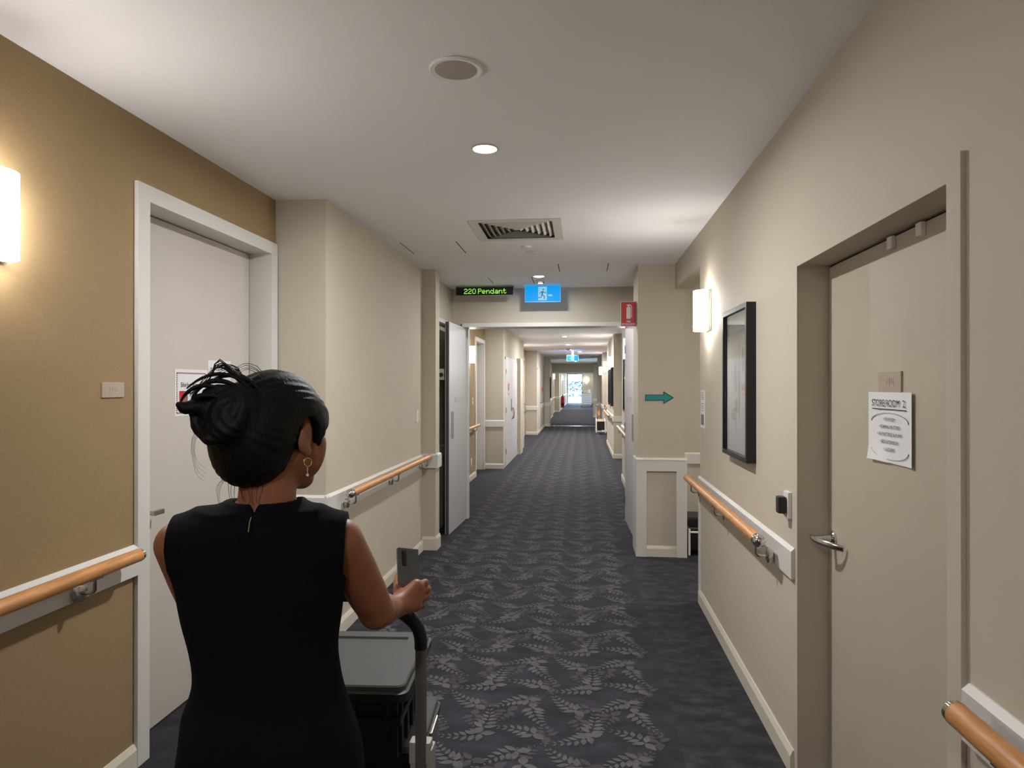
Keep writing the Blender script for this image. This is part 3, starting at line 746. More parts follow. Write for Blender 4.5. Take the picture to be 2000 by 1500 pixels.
# ================================================================== signs on walls
t = thing('fire_extinguisher_sign', 'red fire extinguisher sign on the pillar edge', 'sign', (.437, 6.52, 2.257))
w, h = .150, .238
mb = MB(); mb.box(-w / 2, w / 2, 0, .004, -h / 2, h / 2); mb.build('panel', PAPER, t)
mb = MB(); mb.box(-w / 2 + .006, w / 2 - .006, -.0006, 0, -h / 2 + .006, h / 2 - .006); mb.build('red_field', RED, t)
mb = MB(); y = -.0008; v = (0, -.0006, 0)
def P2(pts): return [(a, y, b) for a, b in pts]
mb.prism(P2([(-.02, -.045), (.02, -.045), (.02, .055), (.014, .068), (-.014, .068), (-.02, .055)]), v)
mb.prism(P2([(-.008, .068), (.008, .068), (.008, .080), (-.008, .080)]), v)
mb.prism(P2([(-.018, .080), (.012, .080), (.022, .074), (.027, .060), (.032, .062), (.027, .080), (.014, .089), (-.018, .089)]), v)
mb.prism(P2([(.026, .062), (.032, .062), (.032, -.035), (.026, -.035)]), v)
mb.build('extinguisher_symbol', PAPER, t, smooth=0)
mb = text_mb('FIRE', .026, (0, y, -.080), (1, 0, 0), (0, 0, 1), squeeze=.8, bold=.0006); mb.v = [tuple(p) for p in mb.v]
m2 = text_mb('EXTINGUISHER', .026, (0, y, -.105), (1, 0, 0), (0, 0, 1), squeeze=.72, bold=.0006); mb.add(m2.v, m2.f)
mb.build('lettering', PAPER, t, smooth=0)
mb = MB(); mb.box(.04, .08, .004, .008, -.1, .1); mb.build('mounting_flange', GREYPL, t)

t = thing('arrow_sign', 'teal arrow pointing right on the cream pillar', 'arrow', (.711, 6.40, 1.468))
def arrow(mb, g, y0, y1):
    L, sh, hd, hl = .131 + g, .029 + g, .060 + g * 1.8, .035
    mb.prism([(-L, y0, -sh), (hl - g, y0, -sh + .002), (hl - g * .4, y0, -hd), (L + g * 1.2, y0, 0), (hl - g * .4, y0, hd), (hl - g, y0, sh), (-L, y0, sh)], (0, y1 - y0, 0))
mb = MB(); arrow(mb, .0, -.004, 0); mb.build('outline', TEALD, t, smooth=0)
mb = MB(); arrow(mb, -.006, -.0052, -.004); mb.build('arrow_face', TEAL, t, smooth=0)

# door papers on the left door
t = thing('door_sign', 'white name card with a striped red border on the pale bedroom door', 'sign', (XL - .122, 3.262, 1.545))
w, h = .288, .232
h = .232
mb = MB(); mb.box(0, .002, -w / 2, w / 2, -h / 2, h / 2); mb.build('card', PAPER, t)
STRIPE = mat('dark_red_border', (150, 60, 70), .7)
mb = MB(); e = .016
n = 26
for k in range(n):
    a = -w / 2 + e + (w - 2 * e) * k / n; mb.box(.002, .0028, a, a + (w - 2 * e) / n * .62, h / 2 - e - .007, h / 2 - e)
    mb.box(.002, .0028, a, a + (w - 2 * e) / n * .62, -h / 2 + e - .004, -h / 2 + e + .003)
for k in range(20):
    a = -h / 2 + e + (h - 2 * e) * k / 20
    for sy in (-1, 1): mb.box(.002, .0028, sy * (w / 2 - e) - .004, sy * (w / 2 - e) + .004, a, a + (h - 2 * e) / 20 * .6)
mb.build('striped_border', STRIPE, t, smooth=0)
mb = text_mb("Shirley Ramsay's", .034, (.0028, .015, .028), (0, 1, 0), (0, 0, 1)); m2 = text_mb('Room', .034, (.0028, .02, -.022), (0, 1, 0), (0, 0, 1)); mb.add(m2.v, m2.f)
mb.build('lettering', INK, t, smooth=0)
mb = MB(); mb.box(.002, .0027, -.108, -.036, -.098, .008); mb.build('red_picture', RED, t)
mb = MB(); mb.box(.0027, .0032, -.075, -.042, -.09, -.012); mb.ball((.0027, -.058, -.02), .014, 10, (.05, 1, 1)); mb.build('picture_figure', mat('photo_grey', (120, 104, 104), .6), t)
t = thing('door_notice', 'plain white notice beside the name card, partly behind the hair', 'notice', (XL - .122, 3.53, 1.60))
mb = MB(); mb.box(0, .0015, -.115, .115, -.15, .115); mb.build('sheet', PAPER, t)
mb = MB()
for k, s in enumerate(['PLEASE DO NOT', 'DISTURB FROM', '9:00PM - 8:00AM', '', 'THANK YOU']):
    if s:
        m2 = text_mb(s, .020, (.0022, -.095, .062 - .036 * k), (0, 1, 0), (0, 0, 1), align='LEFT'); mb.add(m2.v, m2.f)
mb.build('lettering', INK, t, smooth=0)
t = thing('room_number_plate', 'small pale room number plate on the tan wall', 'sign plate', (XL, 2.512, 1.563))
mb = MB(); mb.box(0, .006, -.062, .062, -.030, .030); mb.build('plate', mat('plate_taupe', (176, 162, 146), .4), t, bevel=.001)
mb = text_mb('122', .038, (.0066, 0, -.013), (0, 1, 0), (0, 0, 1)); mb.build('lettering', mat('pale_lettering', (196, 186, 174), .5), t, smooth=0)

# store room plate and notice
t = thing('store_room_plate', 'faint taupe number plate above the store room notice', 'sign plate', (XR + .12, 2.273, 1.592))
mb = MB(); mb.box(-.006, 0, -.08, .08, -.0325, .0325); mb.build('plate', mat('plate_brown', (172, 157, 140), .4), t, bevel=.001)
mb = text_mb('210', .042, (-.0062, 0, -.014), (0, -1, 0), (0, 0, 1)); mb.build('lettering', mat('faint_lettering', (184, 172, 156), .5), t, smooth=0)
t = thing('store_room_notice', 'curled white paper notice on the store room door', 'notice', (XR + .12 - .0025, 2.268, 1.447))
mb = MB(); w, h, n = .303, .214, 14
w, h = .150, .112
vs = []; fs = []
for j in range(n + 1):
    for i in range(n + 1):
        a, b = -1 + 2 * i / n, -1 + 2 * j / n
        c = -.003 - .004 * max(0, abs(a) - .75) / .25 - .0006 * math.sin(5 * a) - (.006 * max(0, -b - .6) / .4 if a < 0 else 0)
        vs.append((c, -a * w, b * h))
for j in range(n):
    for i in range(n):
        k = j * (n + 1) + i; fs.append((k, k + 1, k + n + 2, k + n + 1))
m = len(vs); vs += [(x + .0008, y, z) for x, y, z in vs]; fs += [tuple(q + m for q in reversed(f)) for f in fs]
mb.add(vs, fs); mb.build('sheet', PAPER, t)
PX = -.0058
mb = text_mb('STORE ROOM  2', .032, (PX, .01, .066), (0, -1, 0), (0, 0, 1)); mb.add(*[(lambda q: (q.v, q.f))(MB().box(PX - .0004, PX, -.115, .125, .056, .0585))][0])
for k, s in enumerate(['\u2022 PC ROOM', '\u2022 NORMAL MATTRES', '\u2022 AIR MATTRESS & PUMP', '\u2022 BED EXTENSION', '\u2022 LADDERS']):
    m2 = text_mb(s, .0160, (PX, 0, .020 - .024 * k), (0, -1, 0), (0, 0, 1)); mb.add(m2.v, m2.f)
mb.build('lettering', INK, t, smooth=0)
mb = MB()
for sg in (1, -1):
    pts = [(PX, .13 * math.cos(math.pi * k / 14) * -1, sg * (.012 + .030 * math.sin(math.pi * k / 14)) - .028 + sg * .032) for k in range(15)]
    mb.tube(pts, [.0009 * (1.6 - math.sin(math.pi * k / 14)) for k in range(15)], 6, flat=(1, .25) if False else None)
mb.build('curved_frame_line', INKG, t)

t = thing('wall_notice', 'tall laminated notice strip at the end of the right wall', 'notice', (XR, 4.962, 1.415))
mb = MB(); mb.box(-.003, 0, -.075, .075, -.135, .132); mb.build('sheet', PAPER, t)
mb = MB()
for k in range(5): mb.box(-.0036, -.003, -.06, .06, .115 - k * .012, .118 - k * .012)
for k in range(4): mb.box(-.0036, -.003, -.05, .05, .035 - k * .016, .038 - k * .016)
mb.build('printed_lines', INKG, t, smooth=0)
mb = MB(); mb.box(-.0036, -.003, -.055, .055, -.115, -.04); mb.build('printed_picture', mat('print_grey', (120, 116, 112), .7), t)

# card reader beside the store room door
t = thing('door_release', 'white wall switch with a black fob reader by the store room door', 'switch', (XR, 2.925, 1.087))
mb = MB(); mb.box(-.016, 0, -.032, .032, -.054, .054); mb.build('plate', WPLAST, t, bevel=.003)
mb = MB(); mb.box(-.050, -.018, -.020, .026, -.036, .034); mb.build('reader', mat('dark_violet_plastic', (40, 36, 44), .4), t, bevel=.008)
mb = MB(); mb.box(-.022, -.014, -.012, .012, -.044, .02); mb.build('bracket', STEEL, t)

# light switches
def switch(name, label, loc, hx=.035, hz=.057, dots=1):
    t = thing(name, label, 'switch', loc)
    mb = MB(); mb.box(0, .009, -hx, hx, -hz, hz); mb.build('plate', WPLAST, t, bevel=.002)
    mb = MB()
    for k in range(dots): mb.box(.009, .013, -.007, .007, .012 - .03 * k - .011, .012 - .03 * k + .011)
    mb.build('rocker', WHITE, t, bevel=.001)
switch('light_switch', 'white light switch above the left block handrail', (BL, 6.21, 1.295))
switch('light_switch', 'white light switch on tan wall past the left fire door', (XL, 11.36, 1.32))
switch('wall_socket', 'white socket low on the tan wall past the left fire door', (XL, 11.24, .30), .05, .06, 2)
t = thing('fire_call_point', 'small red alarm button on the far left wall block', 'alarm button', (-1.44, 24.6, 1.45))
mb = MB(); mb.box(0, .05, -.06, .06, -.06, .06); mb.build('housing', RED, t, bevel=.004)
mb = MB(); mb.box(.05, .055, -.03, .03, -.03, .03); mb.build('button', PAPER, t)

# ================================================================== framed prints
PRINTG = mat('framed_print_paper', (196, 204, 200), .5)
PGLASS = mat('picture_glass', (255, 255, 255), .03, Transmission_Weight=1.0, IOR=1.5)
FRAMEM = mat('black_frame_paint', (18, 16, 22), .35)
FEATH = mat('grey_feather_print', (120, 120, 116), .8); FEATH2 = mat('pale_feather_print', (176, 180, 176), .8)
def picture(label, X, y0, y1, z0, z1, dep=.048, fw=.024, art=True):
    t = thing('framed_print', label, 'picture', (X, (y0 + y1) / 2, (z0 + z1) / 2)); a, b = (y1 - y0) / 2, (z1 - z0) / 2
    mb = MB()
    for q in ((-a, -a + fw, -b, b), (a - fw, a, -b, b), (-a + fw, a - fw, -b, -b + fw), (-a + fw, a - fw, b - fw, b)): mb.box(-dep, 0, *q)
    mb.build('frame', FRAMEM, t, bevel=.0015)
    mb = MB(); mb.box(-.014, -.006, -a + fw, a - fw, -b + fw, b - fw); pr = mb.build('print', PRINTG, t)
    if art:
        def feather(mb, cy, z0, z1, w, x=-.0146, tip=.5):
            m = 14
            pts = [(x, cy + w * math.sin(math.pi * (k / m)) ** tip * (1 - .3 * k / m), z0 + (z1 - z0) * k / m) for k in range(m + 1)] + [(x, cy - w * math.sin(math.pi * k / m) ** tip * (1 - .3 * k / m), z0 + (z1 - z0) * k / m) for k in range(m - 1, 0, -1)]
            mb.prism(pts, (.0006, 0, 0))
        mb = MB(); feather(mb, .0, -.22, .24, .022, tip=1.0); feather(mb, -.085, .05, .19, .036, tip=.4); feather(mb, .09, -.05, .12, .034, tip=.4); mb.build('feather_drawing', FEATH, pr, smooth=0)
        mb = MB(); feather(mb, -.085, -.2, .06, .016, tip=.8); feather(mb, .09, -.28, -.04, .02, tip=.6)
        for k in range(4): mb.box(-.0146, -.014, -.15, -.05, .115 + .0006 * k, .1165 + .0006 * k)
        mb.build('faint_drawing', FEATH2, pr, smooth=0)
    mb = MB(); mb.box(-.036, -.0335, -a + fw, a - fw, -b + fw, b - fw); mb.build('glazing', PGLASS, t, smooth=0)
    return t
picture('black framed feather print on the right wall', XR, 3.468, 4.05, 1.195, 1.995)
picture('dark picture frame seen edge on behind the right fire door', XR2, 10.0, 10.6, 1.19, 1.99, art=False)
picture('nearer of two dark pictures far along the right wall', .68, 15.0, 15.55, 1.13, 1.98, .06, .05, art=False)
picture('farther of two dark pictures along the right wall', .68, 16.1, 16.7, 1.13, 1.98, .06, .05, art=False)
picture('small dark picture at the far left pier', -1.25, 26.45, 26.85, 1.1, 1.9, -.04, .03, art=False)

# ================================================================== handrails
def handrail(label, X, y0, y1, side, brackets, ball_near=False, ball_far=False, z=.905, r=.0255, off=.09):
    """side +1: wall on the left, rail stands off to +x"""
    t = thing('handrail', label, 'handrail', (X, y0, z)); L = y1 - y0; s = side
    mb = MB(); n = 14
    ys = [0, .006, .018] + [L * k / 8 for k in range(1, 8)] + [L - .018, L - .006, L]
    rs = [r * .7, r * .92, r] + [r] * 7 + [r, r * .92, r * .7]
    if ball_near: rs[0] = rs[1] = r
    mb.tube([(s * off, y, 0) for y in ys], rs, 20); mb.build('rail', WOOD, t, smooth=50)
    mb = MB()
    if ball_near:
        mb.ball((s * off, -.004, 0), r * 1.12, 20); mb.tube([(s * off, .005, 0), (s * off, .03, 0)], r * 1.06, 20)
    else: mb.lathe([(0, -.006), (r * .6, -.005), (r * .97, .004), (r * 1.02, .018), (r * .9, .018)], (s * off, 0, 0), 'y', 20)
    mb.build('end_cap', CHROME, t)
    mb = MB()
    if ball_far: mb.ball((s * off, L + .004, 0), r * 1.12, 20)
    else: mb.lathe([(r * .9, -.018), (r * 1.02, -.018), (r * .97, -.004), (r * .6, .005), (0, .006)], (s * off, L, 0), 'y', 20)
    mb.build('end_cap', CHROME, t)
    for b in brackets:
        mb = MB()
        mb.lathe([(0, .020), (.027, .020), (.031, .024), (.031, .040), (.026, .043), (0, .043)], (0, b, -.078), 'x', 20) if s > 0 else mb.lathe([(0, -.020), (.027, -.020), (.031, -.024), (.031, -.040), (.026, -.043), (0, -.043)], (0, b, -.078), 'x', 20)
        pts = [(s * .04, b, -.078)] + [(s * (off - .02 + .02 * math.sin(a)), b, -.058 - .02 * math.cos(a)) for a in [0, .4, .8, 1.2, 1.57]] + [(s * off, b, -r + .004)]
        mb.tube(pts, .0065, 10); mb.box(s * off - .012, s * off + .012, b - .03, b + .03, -r - .002, -r + .006)
        mb.build('bracket', STEEL, t, bevel=0)
    return t
handrail('timber handrail on the tan wall at the left edge', XL, -1.2, 2.56, 1, [.4, 1.5, 2.6, 3.50])
handrail('timber handrail on the left block behind the person', BL, 4.13, 6.37, 1, [.10, 1.12, 2.12], ball_near=True)
handrail('timber handrail under the framed feather print', XR, 3.06, 5.10, -1, [.05, 1.0, 1.85], ball_near=True)
handrail('timber handrail in the lower right corner', XR, -1.4, 1.50, -1, [.5, 1.6, 2.72])
handrail('short pale handrail in the tan recess past the left fire door', XL, 9.0, 11.6, 1, [.3, 1.4, 2.3])
handrail('handrail beside the right fire door leaf', XR2, 8.5, 11.3, -1, [.4, 1.5, 2.5])
handrail('far handrail on the right wall below the two dark pictures', .68, 15.1, 18.7, -1, [.3, 1.8, 3.2])
handrail('far handrail behind the folded walker', .88, 19.2, 23.0, -1, [.4, 1.9, 3.4])
handrail('distant handrail on the left past the far header', -1.63, 35.6, 40.2, 1, [.5, 2.3, 4.1])

# ================================================================== things standing further off
t = thing('footstool', 'black padded stool with white tube frame in the side passage', 'stool', (1.17, 6.60, 0))
mb = MB(); mb.box(-.19, .19, -.16, .16, .26, .36); mb.build('pad', BLACK, t, bevel=.02)
mb = MB(); mb.box(-.175, .175, -.14, .14, .05, .20); mb.build('lower_pad', BLACK, t, bevel=.015)
mb = MB()
for sx in (-1, 1):
    mb.tube([(sx * .185, -.17, .012), (sx * .185, -.17, .25), (sx * .185, .17, .25), (sx * .185, .17, .012)], .010, 8)
for sy in (-1, 1): mb.tube([(-.185, sy * .17, .225), (.185, sy * .17, .225)], .009, 8)
mb.build('tube_frame', WPLAST, t)

ORANGE = mat('orange_cloth', (226, 150, 84), .8)
t = thing('walking_frame', 'white folded walker with a black basket by the far right wall', 'walker', (.60, 22.5, 0))
mb = MB()
for sx in (-1, 1):
    mb.tube([(sx * .14, .30, .06), (sx * .14, .22, .5), (sx * .13, .05, .86), (sx * .13, -.08, .93)], .018, 8)
    mb.tube([(sx * .14, -.34, .06), (sx * .14, -.30, .42), (sx * .14, .16, .48)], .018, 8)
for yy, zz in ((-.32, .10), (-.30, .43), (.24, .45)): mb.tube([(-.14, yy, zz), (.14, yy, zz)], .016, 8)
mb.build('tube_frame', WPLAST, t)
mb = MB(); mb.box(-.12, .12, -.28, .14, .14, .42); mb.build('basket', BLACK, t, bevel=.02)
mb = MB(); mb.box(-.09, .10, -.24, .06, .42, .47); mb.box(-.09, -.01, .02, .07, .60, .74); mb.build('cloth', ORANGE, t, bevel=.02)
for sx in (-1, 1):
    for yy in (-.34, .30):
        mb = MB(); mb.lathe([(0, -.02), (.06, -.02), (.06, .02), (0, .02)], (sx * .14, yy, .06), 'x', 14); mb.build('wheel', GREYPL, t)
    mb = MB(); mb.tube([(sx * .13, -.02, .91), (sx * .13, -.16, .955)], .022, 8); mb.build('handle_grip', GREYPL, t)

PINKW = mat('pale_cart_panel', (206, 204, 214), .4)
t = thing('linen_trolley', 'white tiered trolley standing by the bright end door', 'trolley', (.30, 50.2, 0))
mb = MB()
for sx in (-1, 1):
    for sy in (-1, 1): mb.tube([(sx * .36, sy * .25, .12), (sx * .36, sy * .25, 1.02)], .018, 8)
mb.build('post', STEEL, t)
for k in range(5):
    mb = MB(); z = .2 + k * .165; mb.box(-.37, .37, -.27, .27, z, z + .10); mb.build('drawer', PINKW, t, bevel=.01)
mb = MB(); mb.box(-.38, .38, -.28, .28, 1.0, 1.03); mb.build('top_shelf', STEEL, t)
for sx in (-1, 1):
    for sy in (-1, 1):
        mb = MB(); mb.lathe([(0, -.02), (.06, -.02), (.06, .02), (0, .02)], (sx * .34, sy * .23, .06), 'x', 12); mb.build('caster', BLACKPL, t)
BEIGE = mat('beige_box_card', (196, 176, 150), .7)
def smallbox(name, label, cat, loc, s, m):
    o = thing(name, label, cat, loc); mb = MB(); mb.box(-s[0] / 2, s[0] / 2, -s[1] / 2, s[1] / 2, 0, s[2] * .9); mb.build('body', m, o, bevel=.01)
    mb = MB(); mb.box(-s[0] / 2 - .004, s[0] / 2 + .004, -s[1] / 2 - .004, s[1] / 2 + .004, s[2] * .9, s[2]); mb.build('lid', WPLAST, o, bevel=.004)
smallbox('cardboard_box', 'beige box on top of the far white trolley', 'box', (.28, 50.2, 1.03), (.26, .3, .17), BEIGE)
smallbox('plastic_tub', 'white tub on top of the far trolley, right side', 'tub', (.52, 50.2, 1.03), (.16, .2, .26), WPLAST)
smallbox('red_tub', 'red tub on top of the far trolley, left end', 'tub', (.02, 50.2, 1.03), (.14, .2, .13), mat('brown_red', (150, 90, 84), .6))

t = thing('fire_extinguisher', 'red fire extinguisher on the left wall near the end door', 'fire extinguisher', (-1.25, 43.95, .15))
mb = MB(); mb.lathe([(0, 0), (.10, 0), (.11, .02), (.11, .62), (.09, .72), (.04, .78), (0, .78)], n=18); mb.build('cylinder', RED, t)
mb = MB(); mb.lathe([(.111, .12), (.113, .12), (.113, .32), (.111, .32)], n=18); mb.build('label_band', BLACK, t)
mb = MB(); mb.box(-.03, .03, -.09, .09, .78, .84); mb.tube([(0, -.05, .8), (0, -.16, .76), (0, -.17, .4)], .016, 8); mb.build('valve_and_hose', BLACK, t)
mb = MB(); mb.box(-.13, -.09, -.04, .04, .05, .6); mb.build('wall_bracket', BLACK, t)

# ================================================================== the hand trolley and its crates
TX, TY = -.682, 1.80            # middle of the handle bar
TUBE = mat('grey_tube_paint', (104, 104, 101), .4, .2)
FOAM = mat('black_foam_grip', (16, 16, 18), .7)
BRK = mat('off_white_plastic', (176, 174, 166), .5)
t = thing('hand_trolley', 'grey tube platform trolley with a black grip pushed by the woman', 'trolley', (TX, TY, 0))
hw = .250; zt = .955
mb = MB()
for s in (-1, 1):
    mb = MB(); mb.tube([(s * hw, 0, .11), (s * hw, 0, .885)], .0135, 14, flat=(1, 1.15)); mb.build('post', TUBE, t)
mb = MB()
path = [(hw, 0, .872), (hw, 0, .892), (hw - .002, 0, .908), (hw - .007, 0, .924), (hw - .016, 0, .938), (hw - .028, 0, .950), (hw - .044, 0, .962), (hw - .064, 0, .973), (hw - .09, 0, .985), (hw - .12, 0, .996), (hw - .155, 0, 1.004), (hw - .2, 0, 1.009)]
path = path + [(-x, y, z) for x, y, z in reversed(path)]
mb.tube(path, .0175, 16); mb.build('grip', FOAM, t)
mb = MB(); mb.box(-hw - .02, hw + .02, .03, .62, .115, .14); mb.build('platform', BLACKPL, t, bevel=.01)
mb = MB(); mb.box(-hw - .025, hw + .025, .02, .63, .10, .115); mb.build('platform_rim', TUBE, t, bevel=.004)
for s in (-1, 1):
    mb = MB(); mb.box(s * hw - .032, s * hw + .026, -.004, .034, .56, .62); mb.box(s * hw - .03, s * hw - .012, .0, .03, .36, .60); mb.box(s * hw + .014, s * hw + .03, .0, .05, .50, .60); mb.build('hinge_bracket', BRK, t, bevel=.006)
    for yy in (.09, .56):
        mb = MB(); mb.lathe([(0, -.014), (.044, -.014), (.05, -.008), (.05, .008), (.044, .014), (0, .014)], (s * .22, yy, .05), 'x', 20); w_ = mb.build('wheel', GREYPL, t)
        mb = MB(); mb.box(s * .22 - .022, s * .22 - .017, yy - .02, yy + .02, .04, .10); mb.box(s * .22 + .017, s * .22 + .022, yy - .02, yy + .02, .04, .10); mb.build('caster_fork', STEEL, t)
CRATE = mat('black_crate_plastic', (22, 22, 24), .5)
LIDM = mat('grey_crate_lid', (68, 69, 68), .55, bump=.2, bscale=500)
def crate(label, loc, rz, w, d, h, lidm, group):
    t = thing('storage_crate', label, 'crate', loc, rz, group)
    mb = MB()
    a, b = w / 2 - .022, d / 2 - .022
    mb.prism([(-a + .012, -b + .012, 0), (a - .012, -b + .012, 0), (a - .012, b - .012, 0), (-a + .012, b - .012, 0)], (0, 0, h - .04))
    for k in range(5):
        y = -b + (k + .5) * 2 * b / 5; 
        for s in (-1, 1): mb.box(s * (a - .012), s * (a - .002), y - .008, y + .008, .01, h - .05)
    for k in range(5):
        x = -a + (k + .5) * 2 * a / 5
        for s in (-1, 1): mb.box(x - .008, x + .008, s * (b - .012), s * (b - .002), .01, h - .05)
    mb.box(-a, a, -b, b, h * .5 - .01, h * .5 + .012)
    mb.build('body', CRATE, t, bevel=.004)
    mb = MB()
    A, B = w / 2, d / 2
    def rr(A, B, r, z):
        p = []
        for sx, sy, a0 in ((1, -1, -90), (1, 1, 0), (-1, 1, 90), (-1, -1, 180)):
            for k in range(5):
                q = R(a0 + 22.5 * k); p.append((sx * (A - r) + r * math.cos(q), sy * (B - r) + r * math.sin(q), z))
        return p
    lay = [rr(A - .003, B - .003, .03, h - .046), rr(A, B, .03, h - .042), rr(A, B, .03, h - .020), rr(A - .008, B - .008, .026, h - .016), rr(A - .010, B - .010, .026, h - .004), rr(A - .014, B - .014, .024, h), rr(A - .070, B - .060, .008, h), rr(A - .074, B - .064, .008, h - .007)]
    n = 20; vs = sum(lay, []); fs = [(i * n + k, i * n + (k + 1) % n, (i + 1) * n + (k + 1) % n, (i + 1) * n + k) for i in range(len(lay) - 1) for k in range(n)]
    fs.append(tuple((len(lay) - 1) * n + k for k in range(n)))
    ns = 3 * n
    mb.add(vs, fs[ns:]); mb.cur = 1; mb.add(vs, fs[:ns] + [tuple(reversed(range(n)))]); mb.build('lid', [lidm, CRATE], t, smooth=30)
    for s in (-1, 1):
        mb = MB(); mb.box(s * A - .006, s * A + .006, -.06, .06, h - .09, h - .012); mb.build('latch', GREYPL if lidm is LIDM else STEEL, t, bevel=.004)
    mb = MB(); mb.box(-.07, .07, -B - .004, -B + .01, h - .038, h - .022); mb.build('handle_slot', BLACKGAP, t, bevel=.003)
    return t
CX, CY = -.752, 2.083
crate('black crate with a grey recessed lid, uppermost on the trolley', (CX, CY, .508), R(3.2), .50, .445, .222, LIDM, 'crates on the trolley')
crate('black crate with a dark rim under the grey lidded crate', (CX + .022, CY + .055, .14), R(3.2), .51, .36, .366, mat('dark_crate_lid', (70, 72, 72), .5), 'crates on the trolley')

# ================================================================== the person: shaped from blended volumes
class Field:
    """signed distance grid with smooth blending, turned into one closed surface"""
    def __init__(self, lo, hi, h):
        self.lo = np.array(lo, float); self.h = h
        self.n = np.ceil((np.array(hi) - self.lo) / h).astype(int) + 1
        self.V = np.full(self.n, .5, np.float32)
    def block(self, lo, hi):
        i0 = np.clip(np.floor((np.array(lo) - self.lo) / self.h).astype(int), 0, self.n)
        i1 = np.clip(np.ceil((np.array(hi) - self.lo) / self.h).astype(int) + 1, 0, self.n)
        sl = tuple(slice(a, b) for a, b in zip(i0, i1))
        ax = [self.lo[k] + self.h * np.arange(i0[k], i1[k]) for k in range(3)]
        X, Y, Z = np.meshgrid(*ax, indexing='ij', copy=False)
        return sl, X.astype(np.float32), Y.astype(np.float32), Z.astype(np.float32)
    @staticmethod
    def smin(a, b, k):
        if k <= 0: return np.minimum(a, b)
        q = np.maximum(k - np.abs(a - b), 0) / k
        return np.minimum(a, b) - q * q * k * .25
    def put(self, lo, hi, fn, k=.02, op='add'):
        m = k + .03
        sl, X, Y, Z = self.block([v - m for v in lo], [v + m for v in hi])
        if X.size == 0: return
        d = fn(X, Y, Z).astype(np.float32)
        if op == 'add': self.V[sl] = self.smin(self.V[sl], d, k)
        else: self.V[sl] = -self.smin(-self.V[sl], d, k)
    def cone(self, p, q, r1, r2, k=.02, op='add'):
        p, q = np.array(p, float), np.array(q, float); r = max(r1, r2)
        def fn(X, Y, Z):
            d = q - p; L2 = (d * d).sum()
            t = np.clip(((X - p[0]) * d[0] + (Y - p[1]) * d[1] + (Z - p[2]) * d[2]) / max(L2, 1e-9), 0, 1)
            return np.sqrt((X - p[0] - t * d[0]) ** 2 + (Y - p[1] - t * d[1]) ** 2 + (Z - p[2] - t * d[2]) ** 2) - (r1 + (r2 - r1) * t)
        self.put(np.minimum(p, q) - r, np.maximum(p, q) + r, fn, k, op)
    def chain(self, pts, rs, k=.02, sub=6):
        """one tapering limb through the points, bent smoothly, blended on as a whole"""
        P = np.array(pts, float); rr = np.array(rs, float); n = len(P)
        out, ro = [], []
        for i in range(n - 1):
            a, b, c, d = P[max(i - 1, 0)], P[i], P[i + 1], P[min(i + 2, n - 1)]
            for j in range(sub):
                f = j / sub
                out.append(.5 * (2 * b + (c - a) * f + (2 * a - 5 * b + 4 * c - d) * f * f + (3 * b - a - 3 * c + d) * f ** 3)); ro.append(rr[i] + (rr[i + 1] - rr[i]) * (3 * f * f - 2 * f ** 3))
        out.append(P[-1]); ro.append(rr[-1]); out = np.array(out); ro = np.array(ro)
        def fn(X, Y, Z):
            D = np.full(X.shape, 9.0, np.float32)
            for i in range(len(out) - 1):
                p, d = out[i], out[i + 1] - out[i]; L2 = max((d * d).sum(), 1e-12)
                t = np.clip(((X - p[0]) * d[0] + (Y - p[1]) * d[1] + (Z - p[2]) * d[2]) / L2, 0, 1)
                D = np.minimum(D, np.sqrt((X - p[0] - t * d[0]) ** 2 + (Y - p[1] - t * d[1]) ** 2 + (Z - p[2] - t * d[2]) ** 2) - (ro[i] + (ro[i + 1] - ro[i]) * t))
            return D
        m = ro.max(); self.put(out.min(0) - m, out.max(0) + m, fn, k)
    def ell(self, c, rad, k=.02, op='add', M=None):
        c = np.array(c, float); rad = np.array(rad, float); r = rad.max()
        M = np.eye(3) if M is None else np.array(M)
        def fn(X, Y, Z):
            x, y, z = X - c[0], Y - c[1], Z - c[2]
            a = (M[0, 0] * x + M[1, 0] * y + M[2, 0] * z) / rad[0]; b = (M[0, 1] * x + M[1, 1] * y + M[2, 1] * z) / rad[1]; e = (M[0, 2] * x + M[1, 2] * y + M[2, 2] * z) / rad[2]
            k0 = np.sqrt(a * a + b * b + e * e); k1 = np.sqrt((a / rad[0]) ** 2 + (b / rad[1]) ** 2 + (e / rad[2]) ** 2)
            return k0 * (k0 - 1) / np.maximum(k1, 1e-6)
        self.put(c - r, c + r, fn, k, op)
    def loft(self, rows, k=.02, op='add', off=0.0, pw=2.3):
        """rows of (z, half width, half depth, centre x, centre y)"""
        rows = np.array(sorted(rows)); zs = rows[:, 0]
        a = rows[:, 1].max() + .03; b = rows[:, 2].max() + .06
        def fn(X, Y, Z):
            z = np.clip(Z, zs[0], zs[-1])
            z1 = Z[0, 0, :]; zc = np.clip(z1, zs[0], zs[-1])
            f = [sm_interp(zc, zs, rows[:, j]) for j in range(1, 5)]
            A, B, CX_, CY_ = [v[None, None, :] for v in f]
            A = A + off; B = B + off
            q = (np.abs((X - CX_) / A) ** pw + np.abs((Y - CY_) / B) ** pw) ** (1 / pw)
            d = (q - 1) * np.minimum(A, B)
            return np.maximum(d, np.maximum(zs[0] - Z, Z - zs[-1]))
        cx, cy = rows[:, 3].mean(), rows[:, 4].mean()
        self.put((cx - a - .08, cy - b - .05, zs[0]), (cx + a + .08, cy + b + .05, zs[-1]), fn, k, op)
